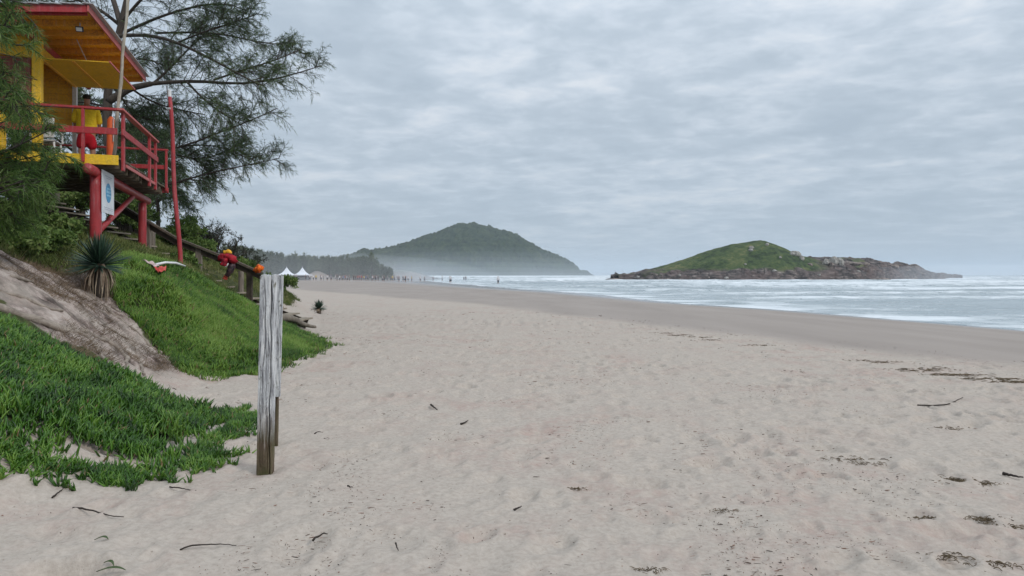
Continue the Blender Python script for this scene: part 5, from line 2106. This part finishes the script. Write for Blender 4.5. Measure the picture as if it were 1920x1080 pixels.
def posts():
    b = P(497.5, 880, 5.58)
    g = float(Hs(b[0], b[1]))
    o = split_post('weathered_post', (b[0], b[1], g), 0.118, 0.085, 1.6 - g + 0.0, (0.028, 0.0), [(-0.012, 0.85, 1.62, 0.0035, 0.03), (0.040, -0.3, 1.62, 0.0045, 0.045), (-0.04, 0.2, 0.9, 0.0025, 0.012), (0.012, 0.5, 1.3, 0.0025, 0.012), (-0.028, 1.1, 1.5, 0.002, 0.01), (0.022, 0.0, 0.55, 0.003, 0.015)],
                   paint_post_mat('flaking_white_paint', 0.42, 0.16), '', 3)
    tag(o, 'nearer weathered wooden post with flaking white paint, bare brown at its foot', 'post')
    b = P(516, 829, 6.45)
    g = float(Hs(b[0], b[1]))
    t = empty('weathered_post', (b[0], b[1], g))
    tag(t, 'thinner weathered post standing just behind the nearer white one', 'post')
    split_post('stake', (b[0], b[1], g), 0.045, 0.05, 1.59 - g, (0.02, 0), [(0.0, 0.2, 1.2, 0.003, 0.012)], paint_post_mat('bare_stake', 2.5, 0.1), '', 4, parent=t)
    split_post('board', (b[0] + 0.028, b[1] - 0.045, g + 0.77), 0.082, 0.03, 1.59 - g - 0.77, (0.022, 0), [(0.012, -0.1, 0.8, 0.0035, 0.012), (-0.022, -0.3, 0.95, 0.003, 0.012)],
               paint_post_mat('board_white_paint', -0.22, 0.05), '', 6, parent=t)


posts()


# ------------------------------------------------------------------ shrubs on the dune
m_shrub = leaf_mat('shrub_leaf', [(0.035, 0.06, 0.014), (0.07, 0.125, 0.024), (0.12, 0.19, 0.045), (0.20, 0.25, 0.08)], 0.6, 0.25, 0.2, 1.2)
m_shrub_dark = leaf_mat('shrub_leaf_dark', [(0.018, 0.028, 0.016), (0.036, 0.05, 0.028), (0.06, 0.075, 0.045)], 0.6, 0.25, 0.15, 1.2)


def shrub(px, py, Y, w, h, label, seed, sparse=False, group='shrubs along the dune crest', cat='shrub', leafmul=1.0):
    rg = np.random.default_rng(seed)
    x = (px - 960) / 1280 * Y
    g = float(Hs(x, Y))
    t = empty('shrub', (x, Y, g))
    tag(t, label, cat, group)
    b = np.array([x, Y, g])
    ns = 9
    PL = []
    for i in range(ns):
        a = rg.uniform(0, 6.28)
        r = rg.uniform(0.25, 1) * w * 0.5
        tip = b + np.array([math.cos(a) * r, math.sin(a) * r * 0.8, h * rg.uniform(0.6, 1.0) * (1 - 0.25 * r / (w * 0.5))])
        mid = b + (tip - b) * 0.5 + np.array([0, 0, h * 0.12])
        PL.append(resample([b - (0, 0, .1), mid, tip], 8))
    PL = np.stack(PL)
    P2 = sub_branches(PL, 9, h * 0.42, rg, K=6, t0=0.3, fwd=0.7, side=0.8, up=0.3, droop=0.05)
    P3 = sub_branches(P2, 5, h * 0.2, rg, K=4, t0=0.2, fwd=0.7, side=0.8, up=0.3, droop=0.0)
    V, F = merge([multi_tube(PL, np.linspace(0.03, 0.008, 8)[None].repeat(ns, 0), 5), multi_tube(P2, np.linspace(0.010, 0.004, 6)[None].repeat(len(P2), 0), 3),
                  multi_tube(P3, np.linspace(0.005, 0.003, 4)[None].repeat(len(P3), 0), 3)])
    link('stems', np_mesh(V, F), m_bark, t)
    nl = max(1, int((3 if sparse else 11) * leafmul))
    src = P3
    n = len(src) * nl
    tt = rg.uniform(0.2, 1, n)
    k = np.repeat(np.arange(len(src)), nl)
    p = src[k, 0] + (src[k, -1] - src[k, 0]) * tt[:, None] + rg.normal(0, 0.02 if sparse else 0.05, (n, 3))
    lV = np.array([(0, -0.2, 0), (0.05, 0.2, 0.1), (0.1, 0.22, 0.6), (0.12, 0, 1.0), (0.05, -0.22, 0.6)]) 
    lF = np.array([(0, 1, 2, 3, 4)])
    dirs = rg.normal(0, 1, (n, 3)) + (0, 0, 0.5)
    V, F = instance(lV, lF, p, frames(dirs, rg.uniform(0, 6.28, n)), (0.055 if sparse else 0.075) * rg.uniform(0.6, 1.3, n))
    link('leaves', np_mesh(V, F), m_shrub_dark if sparse else m_shrub, t)


def shrubs():
    S = [
        # px, py, Y, w, h, label, sparse
        (372, 430, 24.5, 1.8, 1.55, 'thin leafed shrub against the sky right of the red flagpole', True),
        (402, 445, 25.5, 1.6, 1.5, 'sparse twiggy shrub above the middle of the handrail', True),
        (432, 460, 26.5, 1.7, 1.35, 'sparse twiggy shrub above the hanging life vest', True),
        (462, 470, 27.5, 1.6, 1.0, 'small twiggy shrub above the low end of the handrail', True),
        (345, 420, 23.0, 1.7, 1.4, 'leafy shrub directly behind the red flagpole', False),
        (384, 455, 21.8, 1.3, 0.7, 'low leafy shrub just above the middle of the handrail', False),
        (318, 405, 23.5, 1.8, 1.0, 'leafy shrub between the tower and the flagpole', False),
        (440, 480, 23.0, 1.4, 0.55, 'low shrub behind the hanging life vest', False),
        (492, 490, 24.5, 1.5, 0.6, 'dark green shrub behind the orange bag', False),
        (515, 500, 27.0, 1.6, 0.6, 'last low shrub on the dune before the tents', False),
        (95, 380, 22.5, 2.4, 1.7, 'big leafy shrub above the stairs near the left edge', False),
        (140, 385, 22.0, 2.2, 1.5, 'bright leafy shrub above the stairs, left of the tower post', False),
        (225, 420, 21.3, 1.9, 1.35, 'rounded green shrub between the two tower posts', False),
        (248, 400, 22.4, 1.7, 1.3, 'pale green shrub behind the rear tower post', False),
        (30, 400, 20.5, 2.3, 1.5, 'dark shrub under the overhanging boughs at the left edge', False),
        (352, 480, 16.6, 0.8, 0.5, 'bright green tuft at the foot of the flagpole', False),
        (12, 470, 11.2, 1.3, 0.45, 'olive bush at the left edge above the sandy gully', False),
        (62, 462, 12.4, 1.4, 0.42, 'olive bush above the gully, left of the agave', False),
        (108, 452, 13.6, 1.2, 0.38, 'yellow green bush between the gully and the tower post', False),
    ]
    for i, (px, py, Y, w, h, lab, sp) in enumerate(S):
        shrub(px, py, Y, w, h, lab, 100 + i, sp, leafmul=1.6 if Y < 15 else (1.7 if not sp else 1.0))


shrubs()


# ------------------------------------------------------------------ far end of the beach: wood, tents, houses, people
def conifer_mesh(seed, h=1.0):
    """slender she-oak of unit height, feathery upright boughs"""
    rg = np.random.default_rng(seed)
    ns = 18
    PL = []
    for i in range(ns):
        z = 0.12 + 0.75 * i / ns
        a = i * 2.4 + rg.uniform(-.4, .4)
        r = (0.26 * (1 - z) ** 1.3 + 0.035) * rg.uniform(0.6, 1.4)
        b = np.array([0, 0, z])
        PL.append(resample([b, b + (math.cos(a) * r * .6, math.sin(a) * r * .6, 0.06), b + (math.cos(a) * r, math.sin(a) * r, 0.17 * rg.uniform(0.7, 1.4))], 5))
    PL.append(resample([(0, 0, 0.8), (0.01, 0, 0.95), (0.0, 0, 1.05)], 5))
    PL = np.stack(PL)
    V, F = needles(PL, 26, 0.11, 0.017, rg, spread=0.6, droop=-0.25, t0=0.0)
    tV, tF = multi_tube(resample([(0, 0, -0.05), (0.01, 0, 0.5), (0, 0, 0.95)], 5)[None], np.linspace(0.018, 0.004, 5)[None], 5)
    return (tV, tF), (V, F)


def far_wood():
    rg = np.random.default_rng(31)
    kinds = [conifer_mesh(s) for s in (1, 2, 3, 4)]
    Vs = []
    N = 620
    wd = rg.uniform(0.7, 1.5, N)
    px = rg.uniform(420, 735, N)
    Y = 224 + 90 * rg.random(N) ** 1.2 + (px - 500) * 0.05
    top = np.interp(px, [400, 480, 520, 560, 600, 640, 690, 700, 720, 740], [462, 474, 480, 484, 486, 485, 487, 488, 499, 506])
    for i in range(N):
        x = (px[i] - 960) / 1280 * Y[i]
        g = float(Hs(x, Y[i]))
        h = max(1.5, (515 - top[i]) / 1280 * Y[i] + 1.6 - g) * (0.5 + 0.6 * rg.random() ** 0.8)
        V, F = kinds[i % 4][1]
        a = rg.uniform(0, 6.28)
        c, s = math.cos(a), math.sin(a)
        W = V * np.array([1.0, 1.0, 1.0]) * h * np.array([wd[i], wd[i], 1])
        W = np.stack([W[:, 0] * c - W[:, 1] * s + x, W[:, 0] * s + W[:, 1] * c + Y[i], W[:, 2] + g], 1)
        Vs.append((W, F))
    V, F = merge(Vs)
    m = leaf_mat('far_needle', [(0.07, 0.095, 0.065), (0.12, 0.15, 0.095), (0.18, 0.205, 0.135), (0.26, 0.28, 0.19)], 0.8, 0.1, 0.4, 0.06)
    o = link('far_wood', np_mesh(V, F), m)
    tag(o, 'dense wood of slender she-oaks lining the far end of the beach', 'wood', None, 'stuff')
    # trees one can tell apart
    for i, (p, Yy, tp, lab) in enumerate(((697, 232, 478, 'bushy tree standing proud at the right end of the far wood'),
                                          (652, 230, 480, 'slender tree rising above the far wood, left of the bushy end tree'),
                                          (618, 231, 482, 'thin spire of a tree right of the white tents'),
                                          (572, 236, 478, 'tall thin tree behind the right hand white tent'),
                                          (553, 238, 475, 'tallest thin tree, behind the white tents'),
                                          (716, 236, 497, 'small feathery tree at the very end of the far wood'))):
        x = (p - 960) / 1280 * Yy
        g = float(Hs(x, Yy))
        h = (515 - tp) / 1280 * Yy + 1.6 - g
        t = empty('far_tree', (x, Yy, g))
        tag(t, lab, 'tree', 'trees standing out of the far wood')
        (tV, tF), (V, F) = conifer_mesh(50 + i)
        sc = np.array([1.6 if i in (0, 5) else 1.0] * 2 + [1.0]) * h
        link('trunk', np_mesh(tV * sc + (x, Yy, g), tF), m_bark, t)
        link('crown', np_mesh(V * sc + (x, Yy, g), F), m, t)


far_wood()


def tents():
    mw = NM('tent_canvas', 0.6, 0.3)
    mw.color((0.74, 0.76, 0.80))
    Y = 206.0
    for i, (px, lab) in enumerate(((537.5, 'left of the two white peaked tents at the far end of the beach'), (567, 'right of the two white peaked tents at the far end of the beach'))):
        x = (px - 960) / 1280 * Y
        g = float(Hs(x, Y))
        t = empty('peaked_tent', (x, Y, g))
        tag(t, lab, 'tent', 'white peaked tents on the far beach')
        # pagoda canopy: square eave drawn up to a point
        n, K, half, ze, zp = 40, 12, 2.35, 1.35 + 0.35, 4.0
        V, F = [], []
        for k in range(K + 1):
            s = k / K
            for a in range(n):
                th = 2 * math.pi * a / n + math.pi / 4
                q = 1 / max(abs(math.cos(th)), abs(math.sin(th)))
                rad = half * (q * (1 - s) ** 1.0 + 0 * s)
                V.append((x + rad * math.cos(th), Y + rad * math.sin(th), g + ze + (zp - ze) * (s ** 2.3)))
        for k in range(K):
            for a in range(n):
                F.append((k * n + a, k * n + (a + 1) % n, (k + 1) * n + (a + 1) % n, (k + 1) * n + a))
        o = MB().add(V, F).build('canopy', mw.m, t, smooth=True)
        m = MB()
        for a, b in (((-1, -1), (1, -1)), ((1, -1), (1, 1)), ((1, 1), (-1, 1)), ((-1, 1), (-1, -1))):
            m.beam((x + a[0] * half, Y + a[1] * half, g + ze - 0.12), (x + b[0] * half, Y + b[1] * half, g + ze - 0.12), 0.03, 0.26)
        m.build('valance', mw.m, t)
        m = MB()
        m.tube([(x, Y, g + zp - 0.25), (x, Y, g + zp + 0.35)], [0.05, 0.02], 6)
        m.build('finial', mw.m, t)
        for a in (-1, 1):
            for b in (-1, 1):
                m = MB()
                m.tube([(x + a * (half - .08), Y + b * (half - .08), g), (x + a * (half - .08), Y + b * (half - .08), g + ze)], 0.05, 8)
                m.build('leg', m_white, t)
        m = MB()
        m.beam((x - half + .3, Y + half - .3, g + 0.75), (x + half - .3, Y + half - .3, g + 0.75), 0.04, 1.45)
        m.build('back_sheet', NM('tent_side', 0.7).color((0.28, 0.31, 0.37)).m, t)
        m = MB()
        m.box((x - 0.3, Y + 0.3, g + 0.45), (2.6, 0.8, 0.9))
        m.build('counter', m_white, t, bevel=0.02)


tents()


def houses():
    mw = NM('house_wall', 0.8).color((0.42, 0.43, 0.42)).m
    mr = NM('house_roof', 0.8).color((0.30, 0.27, 0.25)).m
    mg = NM('house_window', 0.2).color((0.04, 0.05, 0.06)).m
    for px, py, w, lab in ((810, 471, 13, 'pale house in the trees halfway up the far hill, the highest of the four'), (775, 476, 12, 'pale house among trees on the left flank of the far hill'),
                           (713, 479, 9, 'small pale house on the low left shoulder of the far hill'), (865, 506, 9, 'small white house at the very foot of the far hill')):
        Y = 1556.0 if py < 500 else 1480.0
        c = P(px, py, Y)
        x, z = c[0], c[2] - 3
        t = empty('house', (x, Y, z))
        tag(t, lab, 'house', 'houses on the far hill')
        m = MB()
        m.box((x, Y, z + 2.2), (w, 9, 4.4))
        m.build('wall', mw, t)
        m = MB()
        V = [(x - w * .56, Y - 5.3, z + 4.4), (x + w * .56, Y - 5.3, z + 4.4), (x + w * .56, Y + 5.3, z + 4.4), (x - w * .56, Y + 5.3, z + 4.4), (x - w * .4, Y, z + 6.6), (x + w * .4, Y, z + 6.6)]
        m.add(V, [(0, 1, 5, 4), (2, 3, 4, 5), (1, 2, 5), (3, 0, 4), (3, 2, 1, 0)])
        m.build('roof', mr, t)
        for k in (-1, 0, 1):
            m = MB()
            m.box((x + k * w * .28, Y - 4.55, z + 2.4), (w * .14, 0.2, 1.6))
            m.build('window', mg, t)


houses()


def people():
    rg = np.random.default_rng(77)
    m_sk = NM('skin_far', 0.6).color((0.36, 0.20, 0.14)).m
    tops = [('white', (0.65, 0.65, 0.66)), ('black', (0.02, 0.02, 0.025)), ('red', (0.40, 0.03, 0.03)), ('blue', (0.05, 0.12, 0.32)), ('grey', (0.22, 0.23, 0.25)), ('yellow', (0.6, 0.45, 0.06))]
    mats = [NM('cloth_' + n, 0.8).color(c).m for n, c in tops]
    dark = NM('cloth_dark_trousers', 0.8).color((0.03, 0.035, 0.05)).m

    def ring_body(levels, n=10):
        V, F = [], []
        for (cx, cy, z, a, b) in levels:
            for k in range(n):
                th = 2 * math.pi * k / n
                V.append((cx + a * math.cos(th), cy + b * math.sin(th), z))
        for i in range(len(levels) - 1):
            for k in range(n):
                F.append((i * n + k, i * n + (k + 1) % n, (i + 1) * n + (k + 1) % n, (i + 1) * n + k))
        F.append(tuple(reversed(range(n))))
        F.append(tuple((len(levels) - 1) * n + k for k in range(n)))
        return V, F

    def make(stride, arm):
        body = MB()
        body.add(*ring_body([(0, 0, 0.80, .15, .10), (0, 0, 0.95, .14, .09), (0, 0, 1.1, .13, .09), (0, 0, 1.35, .19, .11), (0, 0, 1.45, .10, .07), (0, 0, 1.5, .05, .05), (0, .01, 1.56, .075, .085), (0, .01, 1.66, .085, .10), (0, 0, 1.75, .04, .05)]))
        for s in (-1, 1):
            body.add(*ring_body([(s * .11, s * stride, 0, .045, .10), (s * .11, s * stride, 0.08, .045, .05), (s * .1, s * stride * .6, 0.45, .055, .06), (s * .08, 0, 0.88, .085, .09)]))
            body.add(*ring_body([(s * .27, arm * s, 0.78, .025, .03), (s * .26, arm * s * .6, 0.86, .03, .03), (s * .25, 0, 1.12, .04, .04), (s * .19, 0, 1.42, .055, .05)]))
        shirt = MB().add(*ring_body([(0, 0, 0.86, .175, .13), (0, 0, 1.1, .16, .12), (0, 0, 1.34, .22, .13), (0, 0, 1.47, .11, .08)]))
        leg = MB()
        for s in (-1, 1):
            leg.add(*ring_body([(s * .105, s * stride * .75, 0.35, .08, .08), (s * .09, 0, 0.86, .10, .105)]))
        return body, shirt, leg
    protos = [make(s, a) for s, a in ((0.0, 0.03), (0.22, 0.14), (0.1, 0.3))]
    meshes = []
    for b, s, l in protos:
        trio = []
        for mb_, nm in ((b, 'body'), (s, 'shirt'), (l, 'shorts')):
            me = bpy.data.meshes.new(nm)
            me.from_pydata(mb_.V, [], mb_.F)
            me.polygons.foreach_set('use_smooth', np.ones(len(me.polygons), bool))
            trio.append(me)
        trio[0].materials.append(m_sk)
        trio[2].materials.append(dark)
        meshes.append(trio)
    shirts = {}
    for i in range(3):
        for j, mt in enumerate(mats):
            me = meshes[i][1].copy()
            me.materials.append(mt)
            shirts[i, j] = me
    spots = []
    for px in np.linspace(600, 765, 44):
        spots.append((px + rg.uniform(-3, 3), rg.uniform(196, 222), 0))
    for px in (520, 527, 534, 545, 551, 558, 574, 581, 588, 593):
        spots.append((px + rg.uniform(-2, 2), rg.uniform(196, 204), 1))
    for px, Y in ((788, 215), (796, 220), (812, 235), (829, 240), (843.5, 190), (845.5, 192), (870, 236), (873.5, 237), (934, 160), (760, 200), (772, 205)):
        spots.append((px, Y, 2))
    grp = ['people strung along the edge of the far wood', 'people at the white tents', 'people walking near the far waterline']
    labs = ['tiny figure in a %s top among the people below the far wood', 'tiny figure in a %s top standing at the white tents', 'tiny figure in a %s top on the wet sand below the far hill']
    for n_, (px, Y, g_) in enumerate(spots):
        x = (px - 960) / 1280 * Y
        i, j = int(rg.integers(0, 3)), int(rg.choice([0, 0, 0, 1, 1, 1, 1, 3, 4, 4, 2, 5]))
        gz = float(Hs(x, Y))
        gz = max(gz, -0.6)
        t = empty('person', (x, Y, gz))
        tag(t, labs[g_] % tops[j][0], 'person', grp[g_] + ' in %s tops' % tops[j][0])
        t.rotation_euler.z = rg.uniform(0, 6.28)
        sc = rg.uniform(0.92, 1.06)
        t.scale = (sc, sc, sc)
        for nm, me in (('body', meshes[i][0]), ('shirt', shirts[i, j]), ('shorts', meshes[i][2])):
            o = bpy.data.objects.new(nm, me)
            col.objects.link(o)
            o.parent = t


people()


# ------------------------------------------------------------------ wrack, twigs and small finds on the sand
m_weed = wood_mat('dried_seaweed', (0.055, 0.04, 0.025), (0.22, 0.165, 0.10), (3, 3, 3), 6)
m_twig = wood_mat('dark_twig', (0.02, 0.016, 0.014), (0.07, 0.055, 0.045), (4, 4, 4), 6)
m_gleaf = NM('green_leaf', 0.5).color((0.045, 0.075, 0.02)).m


def weed(px, py, w, d, n, label, seed):
    """tangle of dried weed lying on the sand"""
    rg = np.random.default_rng(seed)
    c = hit(px, py)
    N, K = n * 3, 6
    st = c[None, :] + rg.normal(0, 1, (N, 3)) * np.array([w * 0.33, d * 0.33, 0])
    ang = rg.normal(-0.25, 0.55, N) + (rg.random(N) < 0.5) * math.pi
    L_ = (0.25 + 0.9 * rg.random(N) ** 3) * (0.02 + w * 0.20)
    s = np.linspace(0, 1, K)
    cur = rg.normal(0, 1.2, N)
    x = st[:, 0:1] + L_[:, None] * (np.cos(ang)[:, None] * s + -np.sin(ang)[:, None] * cur[:, None] * s ** 2 * 0.4)
    y = st[:, 1:2] + L_[:, None] * (np.sin(ang)[:, None] * s + np.cos(ang)[:, None] * cur[:, None] * s ** 2 * 0.4)
    z = Hs(x, y) + 0.004 + rg.uniform(0, 0.014, N)[:, None] * np.sin(s * math.pi)[None] * (1 + 0 * x)
    r = (rg.uniform(0.002, 0.006, N) * min(1, 0.45 + w))[:, None] * (1 - 0.6 * abs(s * 2 - 1))[None]
    V, F = multi_tube(np.stack([x, y, z], -1), r, 4)
    o = link('seaweed', np_mesh(V, F), m_weed, base=c)
    tag(o, label, 'seaweed', 'clumps of dried seaweed on the sand')


def litter():
    W = [
        (1240, 625, 0.55, 0.25, 22, 'first short strand of wrack where the dry sand ends, furthest left'),
        (1272, 629, 0.6, 0.22, 26, 'second strand of wrack along the edge of the dry sand'),
        (1308, 633, 0.7, 0.22, 26, 'third strand of wrack, right of the second'),
        (1334, 638, 0.5, 0.2, 18, 'short end of the left wrack line'),
        (1424, 648, 0.6, 0.25, 26, 'lone tuft of seaweed in the gap between two wrack lines'),
        (1612, 677, 0.5, 0.3, 14, 'faint brown crumbs of weed left of the long wrack line'),
        (1660, 680, 0.5, 0.3, 22, 'small dark weed clump at the start of the long wrack line'),
        (1728, 694, 0.8, 0.35, 44, 'thick pale stalky weed heap in the long wrack line'),
        (1790, 704, 0.8, 0.3, 40, 'dark weed strand right of the stalky heap'),
        (1862, 711, 0.8, 0.25, 40, 'weed strand near the right edge of the beach'),
        (1902, 717, 0.6, 0.25, 36, 'darkest weed clump at the right edge of the beach'),
        (1776, 806, 0.35, 0.18, 18, 'small olive weed tuft on dry sand at the right'),
        (1592, 862, 0.45, 0.16, 16, 'thin weed strand left of centre on the right hand sand'),
        (1630, 870, 0.35, 0.12, 12, 'thin trailing weed right beside the long thin strand'),
        (1792, 902, 0.26, 0.10, 50, 'flat brown weed clump beside the darker one at the right'),
        (1842, 908, 0.24, 0.10, 54, 'dark green weed clump touching the flat brown one'),
        (1848, 977, 0.18, 0.09, 50, 'rounded weed clump with a long tail near the lower right'),
        (1890, 990, 0.22, 0.09, 22, 'tail of weed trailing right from the rounded clump'),
        (1736, 975, 0.2, 0.12, 20, 'faint weed arc left of the rounded clump'),
        (1082, 918, 0.12, 0.06, 22, 'small curled weed tuft in the middle of the foreground sand'),
        (1216, 1072, 0.16, 0.06, 26, 'weed tuft cut by the lower edge, right of the middle'),
        (1288, 882, 0.16, 0.07, 14, 'olive weed tuft right of the curled foreground tuft'),
        (1356, 960, 0.16, 0.07, 14, 'pale olive weed tuft in the foreground right of the middle'),
        (1780, 1045, 0.22, 0.1, 26, 'brown weed clump near the lower right corner'),
        (1870, 1062, 0.25, 0.1, 26, 'brown weed clump in the lower right corner'),
    ]
    for i, (px, py, w, d, n, lab) in enumerate(W):
        weed(px, py, w * (0.8 if py > 740 else 0.9), d * 0.8, int(n * (0.75 if py > 740 else 1)), lab, 300 + i)

    def twig(pts, r, label, mat=m_twig, name='twig', cat='twig'):
        W_ = [hit(a, b) for a, b in pts]
        q = resample(np.array(W_), 14)
        q[:, 2] = Hs(q[:, 0], q[:, 1]) + r * 1.0 + 0.006
        rg = random.Random(int(pts[0][0]))
        q[:, 2] += np.array([rg.uniform(-.002, .004) for _ in range(14)])
        m = MB()
        m.tube([Vector(v) for v in q], [r * (1.15 - 0.75 * i / 13) for i in range(14)], 6, wob=0.15)
        tag(m.build(name, mat, base=W_[0], smooth=True), label, cat, 'sticks lying on the sand')
    twig([(808, 762), (813, 766), (820, 771)], 0.012, 'straight dark stick in the middle of the beach')
    twig([(864, 798), (870, 796), (878, 791)], 0.010, 'thin dark stick right of the straight one in mid beach')
    twig([(587, 1018), (592, 1012), (600, 1010), (606, 1004), (614, 1006)], 0.007, 'black curved stick in the foreground below the post')
    twig([(652, 914), (657, 917), (662, 916)], 0.006, 'short dark stick right of the post foot')
    twig([(964, 960), (970, 957), (978, 953)], 0.007, 'short thick dark stick in the central foreground')
    twig([(742, 1022), (744, 1030), (747, 1036)], 0.005, 'small dark stick pointing at the viewer, lower middle')
    twig([(137, 955), (155, 957), (175, 962), (200, 970), (232, 973)], 0.006, 'long thin bent stick in the left foreground')
    twig([(98, 937), (110, 926), (122, 917)], 0.006, 'short slanting stick below the ice plant in the left foreground')
    twig([(318, 916), (335, 918), (352, 921), (368, 923)], 0.005, 'thin stick in front of the ice plant, left of the post')
    twig([(338, 1034), (352, 1028), (370, 1026), (395, 1026), (420, 1024), (443, 1027)], 0.005, 'long thin crooked stick in the lower left foreground')
    twig([(1720, 762), (1750, 764), (1780, 760), (1806, 747)], 0.008, 'long bent stick on the dry sand at the right')
    twig([(1880, 892), (1905, 898), (1919, 900)], 0.012, 'thick dark stick cut by the right edge')
    twig([(590, 815), (596, 812), (606, 813)], 0.006, 'little stick on pink sand right of the posts')
    # three fallen leaves in the lower left
    for i, (a, b, ang, L_, lab) in enumerate(((208, 1078, 0.25, 0.14, 'narrow green leaf at the lower edge, left foreground'), (204, 1066, -0.5, 0.09, 'curled green leaf just above the other one at the lower edge'), (190, 1018, 0.05, 0.08, 'single dark green leaf lying flat in the left foreground'))):
        c = hit(a, b)
        V, F = [], []
        for k in range(8):
            s = k / 7
            w = 0.012 * math.sin(math.pi * (0.06 + 0.9 * s))
            x = c[0] + L_ * (s - .5) * math.cos(ang)
            y = c[1] + L_ * (s - .5) * math.sin(ang) + 0.02 * math.sin(s * 3)
            z = float(Hs(x, y)) + 0.016 + 0.012 * math.sin(s * 3)
            V += [(x, y - w, z + .003), (x, y, z), (x, y + w, z + .003)]
        for k in range(7):
            q = k * 3
            F += [(q, q + 1, q + 4, q + 3), (q + 1, q + 2, q + 5, q + 4)]
        o = MB().add(V, F).build('fallen_leaf', m_gleaf, base=c, smooth=True)
        sm = o.modifiers.new('thick', 'SOLIDIFY')
        sm.thickness = 0.002
        tag(o, lab, 'leaf', 'fallen leaves in the left foreground')
    # crumbs: uncountable
    rg = np.random.default_rng(99)
    n = 42000
    y = 3.4 + 26 * rg.random(n) ** 1.7
    x = rg.uniform(-0.82, 0.82, n) * y
    dens = 0.03 + 0.97 * sstep(0.10, 0.40, fbm(x * 1.5, y * 1.5, 66, 4))
    k = (np.interp(y, DR_Y, DR_X) - x > -1) & (np.interp(y, TOE_Y, TOE_X) - x < 0.6) & (rg.random(n) < dens)
    x, y = x[k], y[k]
    n = len(x)
    a = rg.uniform(0, 6.28, n)
    L_ = (0.004 + 0.034 * rg.random(n) ** 5) * (1 + y / 12)
    dx, dy = np.cos(a) * L_, np.sin(a) * L_ * 0.6
    s = np.linspace(-0.5, 0.5, 3)
    X = x[:, None] + dx[:, None] * s
    Yq = y[:, None] + dy[:, None] * s
    Z = Hs(X, Yq) + 0.006 + 0.004 * rg.random((n, 1))
    r = ((0.0007 + 0.0020 * rg.random(n) ** 3) * (1 + y / 12))[:, None] * np.array([0.7, 1.0, 0.6])[None]
    V, F = multi_tube(np.stack([X, Yq, Z], -1), r, 4)
    ml = NM('litter_crumbs', 0.9, 0.15)
    ml.color(ml.ramp(ml.island(), [(0.2, (0.035, 0.025, 0.02)), (0.6, (0.13, 0.085, 0.06)), (1.0, (0.26, 0.15, 0.11))]))
    o = link('beach_litter', np_mesh(V, F), ml.m)
    tag(o, 'countless dark crumbs of bark and weed scattered over the dry sand', 'litter', None, 'stuff')
    # driftwood log and loose board at the foot of the stairs
    lo = [P(521, 590, 17.6), P(540, 588, 17.7), P(556, 592, 17.8), P(570, 602, 17.8), P(592, 606, 18.0)]
    m = MB()
    q = resample(np.array(lo), 14)
    q[:, 2] = np.maximum(Hs(q[:, 0], q[:, 1]) + 0.05, q[:, 2] - 0.1)
    m.tube([Vector(v) for v in q], [0.10 * (1.1 - 0.75 * i / 13) for i in range(14)], 12, wob=0.1)
    tag(m.build('driftwood_log', m_grey, base=lo[0], smooth=True), 'pale bleached log beside the lowest stair behind the white post', 'log')


litter()
